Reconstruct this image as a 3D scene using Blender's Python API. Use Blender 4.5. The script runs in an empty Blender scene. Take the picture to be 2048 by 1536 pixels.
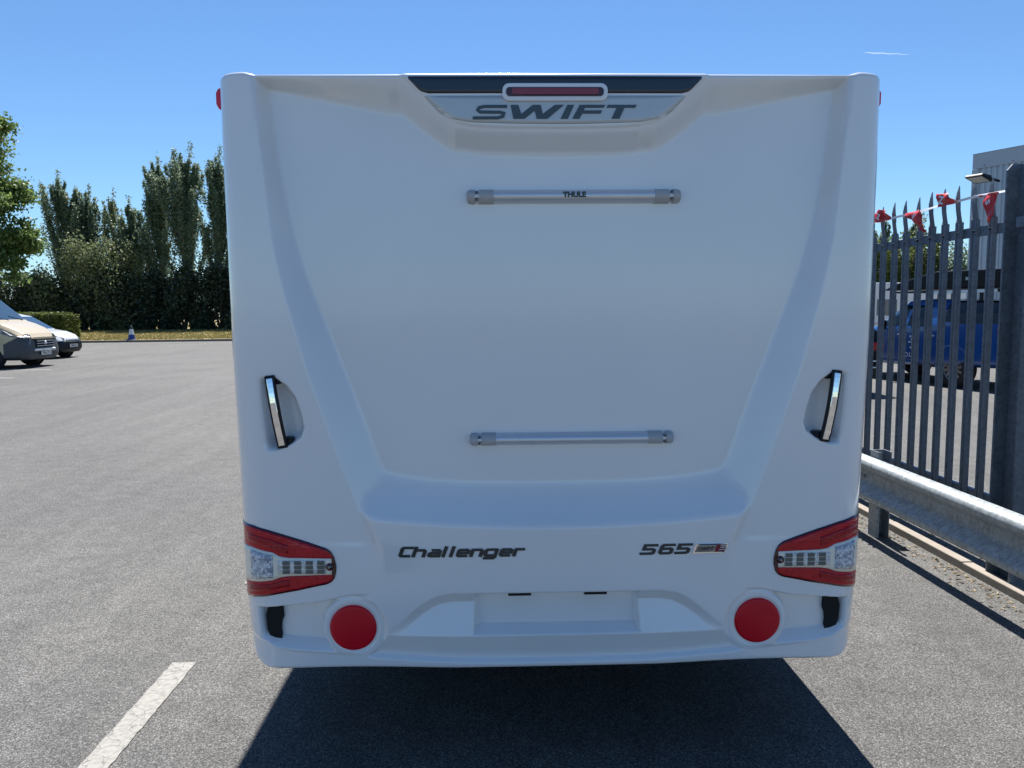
import bpy, bmesh, math, random
import numpy as np
from mathutils import Vector, Matrix
random.seed(7); rng = np.random.default_rng(7)
S = bpy.context.scene
C = S.collection
# ------------------------------------------------------------------ camera
YAW, PITCH, ROLL = math.radians(1.511), math.radians(5.462), math.radians(0.4375)
CAM = Vector((-0.2203, -2.7161, 1.62))
f = Vector((math.sin(YAW)*math.cos(PITCH), math.cos(YAW)*math.cos(PITCH), -math.sin(PITCH)))
r = Vector((math.cos(YAW), -math.sin(YAW), 0)); u = r.cross(f)
r2 = r*math.cos(ROLL) - u*math.sin(ROLL); u2 = r*math.sin(ROLL) + u*math.cos(ROLL)
cd = bpy.data.cameras.new('camera'); cam = bpy.data.objects.new('camera', cd); C.objects.link(cam)
M4 = Matrix((r2, u2, -f)).transposed().to_4x4(); M4.translation = CAM
cam.matrix_world = M4
cd.sensor_width = 36; cd.lens = 1540/2048*36; cd.clip_end = 6000; cd.clip_start = 0.05
S.camera = cam
# ------------------------------------------------------------------ sky, sun, exposure
SUN_EL, SUN_AZ = math.radians(57), math.radians(0.8)     # azimuth from +Y towards +X
w = bpy.data.worlds.new('World'); S.world = w; w.use_nodes = True
nt = w.node_tree; bg = nt.nodes['Background']
sky = nt.nodes.new('ShaderNodeTexSky'); sky.sky_type = 'NISHITA'; sky.sun_disc = False
sky.sun_elevation = SUN_EL; sky.sun_rotation = SUN_AZ
sky.air_density = 1.0; sky.dust_density = 0.0; sky.ozone_density = 4.0
wb = nt.nodes.new('ShaderNodeMix'); wb.data_type = 'RGBA'; wb.blend_type = 'MULTIPLY'; wb.inputs[0].default_value = 1
wb.inputs[7].default_value = (.71, .90, 1.06, 1)          # camera white balance of the clear blue sky
nt.links.new(sky.outputs[0], wb.inputs[6]); nt.links.new(wb.outputs[2], bg.inputs[0]); bg.inputs[1].default_value = 0.066
sd = bpy.data.lights.new('sun', 'SUN'); sd.energy = 5.0; sd.angle = math.radians(0.53); sd.color = (1.0, 0.965, 0.92)
sun = bpy.data.objects.new('sun', sd); C.objects.link(sun)
sv = Vector((math.sin(SUN_AZ)*math.cos(SUN_EL), math.cos(SUN_AZ)*math.cos(SUN_EL), math.sin(SUN_EL)))
sun.rotation_euler = sv.to_track_quat('Z', 'Y').to_euler()
S.view_settings.view_transform = 'Standard'; S.view_settings.look = 'None'
S.view_settings.exposure = 0.95; S.view_settings.gamma = 1.0
S.render.engine = 'CYCLES'

# ------------------------------------------------------------------ materials
MATS = {}
def mat(name, col, rough=.5, metal=0., var=0., vscale=5., bump=0., bscale=50., coat=0., spec=.5, ramp=None, bdist=.01, island=0.):
    if name in MATS: return MATS[name]
    m = bpy.data.materials.new(name); m.use_nodes = True; n = m.node_tree; p = n.nodes['Principled BSDF']
    p.inputs['Base Color'].default_value = (*col, 1); p.inputs['Roughness'].default_value = rough
    p.inputs['Metallic'].default_value = metal; p.inputs['Coat Weight'].default_value = coat
    p.inputs['Coat Roughness'].default_value = .06; p.inputs['Specular IOR Level'].default_value = spec
    tc = n.nodes.new('ShaderNodeTexCoord')
    last = None
    if var:
        t = n.nodes.new('ShaderNodeTexNoise'); t.inputs['Scale'].default_value = vscale; t.inputs['Detail'].default_value = 6
        n.links.new(tc.outputs['Object'], t.inputs['Vector'])
        mx = n.nodes.new('ShaderNodeMix'); mx.data_type = 'RGBA'
        mx.inputs[6].default_value = (*[c*(1-var) for c in col], 1); mx.inputs[7].default_value = (*[min(1, c*(1+var)) for c in col], 1)
        n.links.new(t.outputs[0], mx.inputs[0]); last = mx.outputs[2]
        rr = n.nodes.new('ShaderNodeMapRange'); rr.inputs[3].default_value = max(.02, rough*(1-var*.5)); rr.inputs[4].default_value = min(1, rough*(1+var*.5))
        n.links.new(t.outputs[0], rr.inputs[0]); n.links.new(rr.outputs[0], p.inputs['Roughness'])
    if island:
        g = n.nodes.new('ShaderNodeNewGeometry'); hs = n.nodes.new('ShaderNodeHueSaturation')
        mr = n.nodes.new('ShaderNodeMapRange'); mr.inputs[3].default_value = 1-island; mr.inputs[4].default_value = 1+island
        n.links.new(g.outputs['Random Per Island'], mr.inputs[0]); n.links.new(mr.outputs[0], hs.inputs['Value'])
        if last: n.links.new(last, hs.inputs['Color'])
        else: hs.inputs['Color'].default_value = (*col, 1)
        last = hs.outputs[0]
    if last: n.links.new(last, p.inputs['Base Color'])
    if bump:
        t = n.nodes.new('ShaderNodeTexNoise'); t.inputs['Scale'].default_value = bscale; t.inputs['Detail'].default_value = 4
        n.links.new(tc.outputs['Object'], t.inputs['Vector'])
        b = n.nodes.new('ShaderNodeBump'); b.inputs['Strength'].default_value = bump; b.inputs['Distance'].default_value = bdist
        n.links.new(t.outputs[0], b.inputs['Height']); n.links.new(b.outputs[0], p.inputs['Normal'])
    MATS[name] = m; return m

def leaf_mat(name, col, col2, trans=.25, rough=.45):
    m = bpy.data.materials.new(name); m.use_nodes = True; n = m.node_tree; p = n.nodes['Principled BSDF']; o = n.nodes['Material Output']
    g = n.nodes.new('ShaderNodeNewGeometry'); mx = n.nodes.new('ShaderNodeMix'); mx.data_type = 'RGBA'
    mx.inputs[6].default_value = (*col, 1); mx.inputs[7].default_value = (*col2, 1)
    n.links.new(g.outputs['Random Per Island'], mx.inputs[0]); n.links.new(mx.outputs[2], p.inputs['Base Color'])
    p.inputs['Roughness'].default_value = rough; p.inputs['Specular IOR Level'].default_value = .4
    t = n.nodes.new('ShaderNodeBsdfTranslucent'); ms = n.nodes.new('ShaderNodeMixShader'); ms.inputs[0].default_value = trans
    gm = n.nodes.new('ShaderNodeGamma'); gm.inputs[1].default_value = .85
    n.links.new(mx.outputs[2], gm.inputs[0]); n.links.new(gm.outputs[0], t.inputs[0])
    n.links.new(p.outputs[0], ms.inputs[1]); n.links.new(t.outputs[0], ms.inputs[2]); n.links.new(ms.outputs[0], o.inputs[0])
    return m

def asphalt_mat(name, dark, light, warm):
    m = bpy.data.materials.new(name); m.use_nodes = True; n = m.node_tree; p = n.nodes['Principled BSDF']
    tc = n.nodes.new('ShaderNodeTexCoord')
    def noise(sc, det=3):
        t = n.nodes.new('ShaderNodeTexNoise'); t.inputs['Scale'].default_value = sc; t.inputs['Detail'].default_value = det
        n.links.new(tc.outputs['Object'], t.inputs['Vector']); return t
    v = n.nodes.new('ShaderNodeTexVoronoi'); v.inputs['Scale'].default_value = 180; n.links.new(tc.outputs['Object'], v.inputs['Vector'])
    v2 = n.nodes.new('ShaderNodeTexVoronoi'); v2.inputs['Scale'].default_value = 70; n.links.new(tc.outputs['Object'], v2.inputs['Vector'])
    big = noise(.35, 5); mid = noise(7, 6); fine = noise(140, 2)
    # stone colour per cell
    sep = n.nodes.new('ShaderNodeSeparateColor'); n.links.new(v.outputs['Color'], sep.inputs[0])
    cr = n.nodes.new('ShaderNodeValToRGB'); e = cr.color_ramp.elements
    e[0].position = .0; e[0].color = (*[c*.68 for c in dark], 1); e[1].position = 1; e[1].color = (*[c*1.5 for c in light], 1)
    x = e.new(.35); x.color = (*dark, 1); x = e.new(.8); x.color = (*light, 1)
    n.links.new(sep.outputs[0], cr.inputs[0])
    # gaps between stones
    gp = n.nodes.new('ShaderNodeMapRange'); gp.inputs[1].default_value = .25; gp.inputs[2].default_value = .75; gp.inputs[3].default_value = 1.15; gp.inputs[4].default_value = .45
    n.links.new(v.outputs['Distance'], gp.inputs[0])
    mu = n.nodes.new('ShaderNodeMix'); mu.data_type = 'RGBA'; mu.blend_type = 'MULTIPLY'; mu.inputs[0].default_value = 1
    n.links.new(cr.outputs[0], mu.inputs[6]); n.links.new(gp.outputs[0], mu.inputs[7])
    # broad wear
    mb = n.nodes.new('ShaderNodeMix'); mb.data_type = 'RGBA'; mb.blend_type = 'MULTIPLY'; mb.inputs[0].default_value = 1
    bw = n.nodes.new('ShaderNodeValToRGB'); bw.color_ramp.elements[0].position = .3; bw.color_ramp.elements[1].position = .7
    bw.color_ramp.elements[0].color = (.80, .80, .81, 1); bw.color_ramp.elements[1].color = (*warm, 1)
    n.links.new(big.outputs[0], bw.inputs[0]); n.links.new(mu.outputs[2], mb.inputs[6]); n.links.new(bw.outputs[0], mb.inputs[7])
    mm = n.nodes.new('ShaderNodeMix'); mm.data_type = 'RGBA'; mm.blend_type = 'MULTIPLY'; mm.inputs[0].default_value = 1
    mw = n.nodes.new('ShaderNodeMapRange'); mw.inputs[1].default_value = .3; mw.inputs[2].default_value = .7; mw.inputs[3].default_value = .86; mw.inputs[4].default_value = 1.12
    mpn = n.nodes.new('ShaderNodeMapping'); mpn.inputs['Scale'].default_value = (1.6, .22, 1); mpn.inputs['Rotation'].default_value = (0, 0, .35); n.links.new(tc.outputs['Object'], mpn.inputs['Vector'])
    stn = n.nodes.new('ShaderNodeTexNoise'); stn.inputs['Scale'].default_value = 1.0; stn.inputs['Detail'].default_value = 5; stn.inputs['Distortion'].default_value = .8; n.links.new(mpn.outputs[0], stn.inputs['Vector'])
    smr = n.nodes.new('ShaderNodeMapRange'); smr.inputs[1].default_value = .35; smr.inputs[2].default_value = .65; smr.inputs[3].default_value = .90; smr.inputs[4].default_value = 1.07; n.links.new(stn.outputs[0], smr.inputs[0])
    ms2 = n.nodes.new('ShaderNodeMix'); ms2.data_type = 'RGBA'; ms2.blend_type = 'MULTIPLY'; ms2.inputs[0].default_value = 1; n.links.new(mb.outputs[2], ms2.inputs[6]); n.links.new(smr.outputs[0], ms2.inputs[7]); mb = ms2
    n.links.new(mid.outputs[0], mw.inputs[0]); n.links.new(mb.outputs[2], mm.inputs[6]); n.links.new(mw.outputs[0], mm.inputs[7])
    n.links.new(mm.outputs[2], p.inputs['Base Color'])
    p.inputs['Roughness'].default_value = .8; p.inputs['Specular IOR Level'].default_value = .35
    ad = n.nodes.new('ShaderNodeMath'); ad.operation = 'MULTIPLY_ADD'; ad.inputs[1].default_value = .6
    n.links.new(v2.outputs['Distance'], ad.inputs[0]); n.links.new(v.outputs['Distance'], ad.inputs[2])
    ad2 = n.nodes.new('ShaderNodeMath'); ad2.operation = 'MULTIPLY_ADD'; ad2.inputs[1].default_value = -.5
    n.links.new(fine.outputs[0], ad2.inputs[0]); n.links.new(ad.outputs[0], ad2.inputs[2])
    b = n.nodes.new('ShaderNodeBump'); b.invert = True; b.inputs['Strength'].default_value = .45; b.inputs['Distance'].default_value = .006
    n.links.new(ad2.outputs[0], b.inputs['Height']); n.links.new(b.outputs[0], p.inputs['Normal'])
    return m

def paint_line_mat():
    m = bpy.data.materials.new('worn_line_paint'); m.use_nodes = True; n = m.node_tree; p = n.nodes['Principled BSDF']
    tc = n.nodes.new('ShaderNodeTexCoord')
    v = n.nodes.new('ShaderNodeTexVoronoi'); v.feature = 'DISTANCE_TO_EDGE'; v.inputs['Scale'].default_value = 17
    t = n.nodes.new('ShaderNodeTexNoise'); t.inputs['Scale'].default_value = 12; t.inputs['Detail'].default_value = 5
    mxv = n.nodes.new('ShaderNodeMix'); mxv.data_type = 'VECTOR'; mxv.inputs[0].default_value = .09
    n.links.new(tc.outputs['Object'], t.inputs['Vector']); n.links.new(tc.outputs['Object'], mxv.inputs[4]); n.links.new(t.outputs['Color'], mxv.inputs[5]); n.links.new(mxv.outputs[1], v.inputs['Vector'])
    cr = n.nodes.new('ShaderNodeValToRGB'); cr.color_ramp.elements[0].color = (.13, .125, .115, 1); cr.color_ramp.elements[0].position = .0
    cr.color_ramp.elements[1].position = .035; cr.color_ramp.elements[1].color = (.30, .285, .255, 1)
    n.links.new(v.outputs['Distance'], cr.inputs[0])
    t2 = n.nodes.new('ShaderNodeTexNoise'); t2.inputs['Scale'].default_value = 45; t2.inputs['Detail'].default_value = 5; n.links.new(tc.outputs['Object'], t2.inputs['Vector'])
    mr = n.nodes.new('ShaderNodeMapRange'); mr.inputs[1].default_value = .3; mr.inputs[2].default_value = .6; mr.inputs[3].default_value = .72; mr.inputs[4].default_value = 1.02; n.links.new(t2.outputs[0], mr.inputs[0])
    mu = n.nodes.new('ShaderNodeMix'); mu.data_type = 'RGBA'; mu.blend_type = 'MULTIPLY'; mu.inputs[0].default_value = 1
    n.links.new(cr.outputs[0], mu.inputs[6]); n.links.new(mr.outputs[0], mu.inputs[7]); n.links.new(mu.outputs[2], p.inputs['Base Color'])
    p.inputs['Roughness'].default_value = .75
    b = n.nodes.new('ShaderNodeBump'); b.inputs['Strength'].default_value = .2; b.inputs['Distance'].default_value = .004
    n.links.new(t2.outputs[0], b.inputs['Height']); n.links.new(b.outputs[0], p.inputs['Normal'])
    return m

def galv_mat(name, col, rough, metal=.6, patch=.35):
    m = bpy.data.materials.new(name); m.use_nodes = True; n = m.node_tree; p = n.nodes['Principled BSDF']
    tc = n.nodes.new('ShaderNodeTexCoord')
    v = n.nodes.new('ShaderNodeTexVoronoi'); v.inputs['Scale'].default_value = 60; n.links.new(tc.outputs['Object'], v.inputs['Vector'])
    t = n.nodes.new('ShaderNodeTexNoise'); t.inputs['Scale'].default_value = 22; t.inputs['Detail'].default_value = 7; t.inputs['Roughness'].default_value = .7; n.links.new(tc.outputs['Object'], t.inputs['Vector'])
    sep = n.nodes.new('ShaderNodeSeparateColor'); n.links.new(v.outputs['Color'], sep.inputs[0])
    a = n.nodes.new('ShaderNodeMath'); a.operation = 'MULTIPLY_ADD'; a.inputs[1].default_value = .25; n.links.new(sep.outputs[0], a.inputs[0]); n.links.new(t.outputs[0], a.inputs[2])
    cr = n.nodes.new('ShaderNodeValToRGB'); cr.color_ramp.elements[0].position = .4; cr.color_ramp.elements[1].position = .85
    cr.color_ramp.elements[0].color = (*[c*(1-patch) for c in col], 1); cr.color_ramp.elements[1].color = (*[min(1, c*(1+patch)) for c in col], 1)
    n.links.new(a.outputs[0], cr.inputs[0]); n.links.new(cr.outputs[0], p.inputs['Base Color'])
    p.inputs['Metallic'].default_value = metal
    mr = n.nodes.new('ShaderNodeMapRange'); mr.inputs[3].default_value = rough*.75; mr.inputs[4].default_value = min(1, rough*1.25); n.links.new(t.outputs[0], mr.inputs[0]); n.links.new(mr.outputs[0], p.inputs['Roughness'])
    return m

def gelcoat_mat():
    m = mat('white_gelcoat', (.80, .80, .79), .22, 0, coat=.6, spec=.5)
    n = m.node_tree; p = n.nodes['Principled BSDF']; tc = n.nodes.new('ShaderNodeTexCoord')
    t = n.nodes.new('ShaderNodeTexNoise'); t.inputs['Scale'].default_value = 1.6; t.inputs['Detail'].default_value = 6; n.links.new(tc.outputs['Object'], t.inputs['Vector'])
    cr = n.nodes.new('ShaderNodeValToRGB'); cr.color_ramp.elements[0].position = .3; cr.color_ramp.elements[1].position = .7
    cr.color_ramp.elements[0].color = (.77, .79, .815, 1); cr.color_ramp.elements[1].color = (.82, .84, .86, 1)
    n.links.new(t.outputs[0], cr.inputs[0]); n.links.new(cr.outputs[0], p.inputs['Base Color'])
    t2 = n.nodes.new('ShaderNodeTexNoise'); t2.inputs['Scale'].default_value = 220; t2.inputs['Detail'].default_value = 2; n.links.new(tc.outputs['Object'], t2.inputs['Vector'])
    t3 = n.nodes.new('ShaderNodeTexNoise'); t3.inputs['Scale'].default_value = 3.0; t3.inputs['Detail'].default_value = 2; n.links.new(tc.outputs['Object'], t3.inputs['Vector'])
    b = n.nodes.new('ShaderNodeBump'); b.inputs['Strength'].default_value = .05; b.inputs['Distance'].default_value = .001; n.links.new(t2.outputs[0], b.inputs['Height'])
    b2 = n.nodes.new('ShaderNodeBump'); b2.inputs['Strength'].default_value = .12; b2.inputs['Distance'].default_value = .02; n.links.new(t3.outputs[0], b2.inputs['Height']); n.links.new(b.outputs[0], b2.inputs['Normal'])
    n.links.new(b2.outputs[0], p.inputs['Normal'])
    return m

def lens_mat(name, c1, c2, scale, rough=.12):
    m = mat(name, c1, rough, coat=.1, spec=.35); n = m.node_tree; p = n.nodes['Principled BSDF']; tc = n.nodes.new('ShaderNodeTexCoord')
    v = n.nodes.new('ShaderNodeTexVoronoi'); v.inputs['Scale'].default_value = scale; v.inputs['Randomness'].default_value = .35; n.links.new(tc.outputs['Object'], v.inputs['Vector'])
    sep = n.nodes.new('ShaderNodeSeparateColor'); n.links.new(v.outputs['Color'], sep.inputs[0])
    mx = n.nodes.new('ShaderNodeMix'); mx.data_type = 'RGBA'; mx.inputs[6].default_value = (*c1, 1); mx.inputs[7].default_value = (*c2, 1)
    n.links.new(sep.outputs[0], mx.inputs[0]); n.links.new(mx.outputs[2], p.inputs['Base Color'])
    b = n.nodes.new('ShaderNodeBump'); b.inputs['Strength'].default_value = .18; b.inputs['Distance'].default_value = .003; n.links.new(v.outputs['Distance'], b.inputs['Height']); n.links.new(b.outputs[0], p.inputs['Normal'])
    return m

GEL = gelcoat_mat(); GEL.node_tree.nodes['Principled BSDF'].inputs['Coat Weight'].default_value = 1.0; GEL.node_tree.nodes['Principled BSDF'].inputs['Coat Roughness'].default_value = .10
ASPH = asphalt_mat('weathered_asphalt', (.120, .118, .113), (.187, .184, .175), (1.06, 1.04, 1.0))
LINE = paint_line_mat()
BLACK = mat('black_plastic', (.010, .012, .015), .4, var=.2, vscale=30, spec=.25)
RUBBER = mat('tyre_rubber', (.018, .018, .019), .8, var=.3, vscale=20)
VOID = mat('dark_cavity', (.008, .009, .01), .9, var=.2)
NAVY = mat('black_gloss_band', (.012, .018, .03), .12, coat=.5, var=.1, vscale=8)
SILVERP = mat('silver_decal', (.52, .55, .57), .3, metal=.25, var=.04, vscale=60)
LETTER = mat('charcoal_lettering', (.06, .085, .10), .3, metal=.2, var=.1, vscale=30)
LETTER_D = mat('black_lettering', (.03, .038, .042), .25, var=.1, vscale=30)
ALU = mat('satin_aluminium', (.70, .72, .75), .5, metal=.75, var=.05, vscale=40)
GREYPL = mat('grey_plastic', (.42, .43, .44), .5, var=.06, vscale=40)
CHROME = mat('chrome', (.9, .9, .9), .04, metal=1.0, bump=.06, bscale=18)
SCREW = mat('screw_steel', (.3, .3, .31), .35, metal=.9, var=.1)
RED_L = lens_mat('red_lens', (.42, .004, .014), (.55, .010, .022), 90)
RED_D = lens_mat('dark_red_lens', (.27, .003, .010), (.42, .006, .016), 120)
RED_B = mat('dark_red_bezel', (.045, .004, .008), .15, coat=.5, var=.1)
REFL = mat('red_reflector', (.60, .003, .018), .35, var=.08, vscale=25, coat=.05, spec=.3, bump=.15, bscale=900, bdist=.001)
CREAM = mat('cream_lamp_housing', (.88, .82, .70), .3, coat=.3, var=.04)
CLEAR = lens_mat('clear_faceted_lens', (.24, .26, .30), (.75, .78, .84), 120, .06)
CELL = mat('indicator_cell_dark', (.09, .11, .11), .15, coat=.5, var=.3, vscale=200)
CELLB = lens_mat('indicator_chrome', (.5, .5, .48), (.85, .85, .82), 150, .08)
GALV = galv_mat('galvanised_beam', (.31, .34, .35), .5, .2, .32)
GALVD = galv_mat('galvanised_dull', (.30, .32, .34), .55, .35, .25)
FENCE = galv_mat('weathered_palisade_steel', (.12, .145, .17), .6, .0, .3)
FLAGR = mat('red_plastic_flag', (.55, .025, .03), .4, var=.12, vscale=20)
TAPE = mat('white_tape', (.75, .76, .78), .4, var=.08, vscale=30)
WHITEPAINT = mat('white_print', (.75, .75, .75), .5, var=.05)

# ------------------------------------------------------------------ object helpers
def link(name, me, m=None, parent=None, smooth=False):
    if m is not None: me.materials.append(m)
    o = bpy.data.objects.new(name, me); C.objects.link(o)
    if parent: o.parent = parent
    if smooth: me.polygons.foreach_set('use_smooth', [True]*len(me.polygons))
    return o
def meshdata(name, v, fc):
    me = bpy.data.meshes.new(name); me.from_pydata([tuple(map(float, p)) for p in v], [], [tuple(map(int, q)) for q in fc]); me.update(); return me
def fixn(me):
    bm = bmesh.new(); bm.from_mesh(me); bmesh.ops.recalc_face_normals(bm, faces=bm.faces); bm.to_mesh(me); bm.free(); return me
def obj(name, v, fc, m, parent=None, smooth=False, fix=True):
    me = meshdata(name, v, fc)
    if fix: fixn(me)
    return link(name, me, m, parent, smooth)
def tag(o, label=None, cat=None, group=None, kind=None):
    if label: o['label'] = label
    if cat: o['category'] = cat
    if group: o['group'] = group
    if kind: o['kind'] = kind
    return o
def empty(name, loc=(0, 0, 0), rz=0, label=None, cat=None, group=None):
    o = bpy.data.objects.new(name, None); C.objects.link(o); o.location = loc; o.rotation_euler = (0, 0, rz); o.empty_display_size = .2
    return tag(o, label, cat, group)
class MB:
    def __init__(s): s.v = []; s.f = []
    def add(s, v, f):
        b = len(s.v); s.v += [tuple(map(float, p)) for p in v]; s.f += [tuple(b+i for i in q) for q in f]; return s
    def box(s, a, b):
        (x0, y0, z0), (x1, y1, z1) = a, b
        return s.add([(x0,y0,z0),(x1,y0,z0),(x1,y1,z0),(x0,y1,z0),(x0,y0,z1),(x1,y0,z1),(x1,y1,z1),(x0,y1,z1)],
              [(0,3,2,1),(4,5,6,7),(0,1,5,4),(1,2,6,5),(2,3,7,6),(3,0,4,7)])
    def prism(s, poly, fn0, fn1):
        """closed prism of a 2-D outline; fn0/fn1 map outline points to back and front"""
        n = len(poly); return s.add([fn0(*p) for p in poly]+[fn1(*p) for p in poly], [tuple(range(n))[::-1], tuple(range(n, 2*n))]+[(i, (i+1) % n, n+(i+1) % n, n+i) for i in range(n)])
    def tube(s, pts, rad, k=8, cap=True):
        pts = [Vector(p) for p in pts]; rings = []
        rad = rad if hasattr(rad, '__len__') else [rad]*len(pts)
        for i, p in enumerate(pts):
            d = (pts[min(i+1, len(pts)-1)]-pts[max(i-1, 0)]).normalized()
            a = d.orthogonal().normalized(); b = d.cross(a)
            rings.append([p+(a*math.cos(2*math.pi*j/k)+b*math.sin(2*math.pi*j/k))*rad[i] for j in range(k)])
        v = [q for rg in rings for q in rg]; fc = []
        for i in range(len(pts)-1):
            for j in range(k): fc.append((i*k+j, i*k+(j+1) % k, (i+1)*k+(j+1) % k, (i+1)*k+j))
        if cap: fc += [tuple(range(k))[::-1], tuple(range((len(pts)-1)*k, len(pts)*k))]
        return s.add(v, fc)
    def lathe(s, prof, k=32, axis='z', c=(0, 0, 0), arc=None):
        v = []; fc = []
        for (rr, h) in prof:
            for j in range(k):
                a = 2*math.pi*j/k; x, y = rr*math.cos(a), rr*math.sin(a)
                p = {'z': (x, y, h), 'y': (x, h, y), 'x': (h, x, y)}[axis]
                v.append((p[0]+c[0], p[1]+c[1], p[2]+c[2]))
        for i in range(len(prof)-1):
            for j in range(k): fc.append((i*k+j, i*k+(j+1) % k, (i+1)*k+(j+1) % k, (i+1)*k+j))
        return s.add(v, fc)
    def build(s, name, m, parent=None, smooth=False, bevel=0):
        o = obj(name, s.v, s.f, m, parent, smooth)
        if bevel:
            b = o.modifiers.new('b', 'BEVEL'); b.width = bevel; b.segments = 2; b.limit_method = 'ANGLE'
        return o
def share(src, name, parent, loc=(0, 0, 0), rz=0):
    o = src.copy(); o.name = name; C.objects.link(o); o.parent = parent; o.location = loc; o.rotation_euler = (0, 0, rz); return o
def text_mesh(name, body, size, ext, m, parent, matrix, bold=0., shear=0., xs=1.):
    cu = bpy.data.curves.new(name, 'FONT'); cu.body = body; cu.size = size; cu.extrude = ext; cu.offset = bold; cu.shear = shear
    cu.align_x = 'CENTER'; cu.align_y = 'CENTER'; cu.resolution_u = 3
    t = bpy.data.objects.new(name, cu); C.objects.link(t); bpy.context.view_layer.update()
    me = bpy.data.meshes.new_from_object(t.evaluated_get(bpy.context.evaluated_depsgraph_get()))
    bpy.data.objects.remove(t); me.transform(matrix @ Matrix.Diagonal((xs, 1, 1, 1)))
    return link(name, me, m, parent)

# ------------------------------------------------------------------ ground
def sheet(name, pts, z, m, kind='structure', parent=None):
    o = obj(name, [(x, y, z) for x, y in pts], [tuple(range(len(pts)))], m, parent, fix=False)
    if kind: tag(o, kind=kind)
    return o
GRASS_G = mat('dry_grass_soil', (.30, .245, .10), .95, var=.35, vscale=2.5, bump=.5, bscale=60, bdist=.03)
sheet('ground', [(-900, -900), (900, -900), (900, 900), (-900, 900)], -.03, mat('field_grass', (.075, .085, .03), .95, var=.35, vscale=.3, bump=.5, bscale=20, bdist=.05))
def kerb_y(x): return 40.9+.135*(x+22.0)*.85
car_park = sheet('car_park', [(-75, -60), (60, -60), (60, 46), (40, kerb_y(-15)+2), (10, kerb_y(-15)+1.5), (-15, kerb_y(-15)), (-75, kerb_y(-75))], 0, ASPH)
def dash(x0, y0, x1, y1, seed):
    """painted strip with slightly ragged edges"""
    rs = random.Random(seed); v = []; L = max(abs(x1-x0), abs(y1-y0)); alongx = abs(x1-x0) > abs(y1-y0); n = max(6, int(L/.03)) if L < 3 else int(L/.25)
    for i in range(n+1):
        t = i/n; j0, j1 = rs.uniform(-.003, .003), rs.uniform(-.003, .003)
        if alongx: v += [(x0+(x1-x0)*t, y0+j0, .004), (x0+(x1-x0)*t, y1+j1, .004)]
        else: v += [(x0+j0, y0+(y1-y0)*t, .004), (x1+j1, y0+(y1-y0)*t, .004)]
    fc = [(2*i, 2*i+1, 2*i+3, 2*i+2) for i in range(n)]
    o = obj('parking_line', v, fc, LINE, car_park)
    for p in o.data.polygons:
        if p.normal.z < 0: p.flip()
    return o
dash(-1.715, -1.2, -1.605, .765, 1); dash(-1.715, 1.80, -1.605, 3.8, 2)
for i, (y, xe) in enumerate([(17.18, -12.4), (19.95, -13.0), (29.35, -16.55), (32.9, -17.25)]): dash(-24, y-.10, xe, y+.10, 10+i)

# ------------------------------------------------------------------ caravan rear relief
def clip(a): return np.clip(a, 0, 1)
def sst(a, b, x): t = clip((x-a)/(b-a)); return t*t*(3-2*t)
def smax(a, b, k=.012):
    h = clip(.5+.5*(a-b)/k); return b*(1-h)+a*h+k*h*(1-h)
def I(x, xs, ys): return np.interp(x, xs, ys)
HPOLY = [(1.022, 1.395), (1.0, 1.413), (.96, 1.404), (.915, 1.372), (.886, 1.33), (.868, 1.27), (.860, 1.225), (.872, 1.192), (.905, 1.168), (.95, 1.148), (.995, 1.138), (1.006, 1.17), (1.016, 1.29)]
def poly_sd(px, pz, poly):
    d = np.full(px.shape, 1e9); inside = np.zeros(px.shape, bool); n = len(poly)
    for i in range(n):
        ax, az = poly[i]; bx, bz = poly[(i+1) % n]; ex, ez = bx-ax, bz-az
        t = clip(((px-ax)*ex+(pz-az)*ez)/(ex*ex+ez*ez)); d = np.minimum(d, np.hypot(px-ax-t*ex, pz-az-t*ez))
        c = ((az <= pz) & (bz > pz)) | ((bz <= pz) & (az > pz))
        xx = ax+(pz-az)/np.where(ez == 0, 1e-9, ez)*ex; inside ^= c & (px < xx)
    return np.where(inside, d, -d)
HW = 1.125
VENT_Y = -.060
def ztop(ax): return 2.402+.009*sst(.985, 1.03, ax)-.006*sst(1.09, 1.125, ax)
def zbot(ax): return .372-.008*sst(.5, 1.0, ax)+.030*sst(1.03, 1.125, ax)
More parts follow.
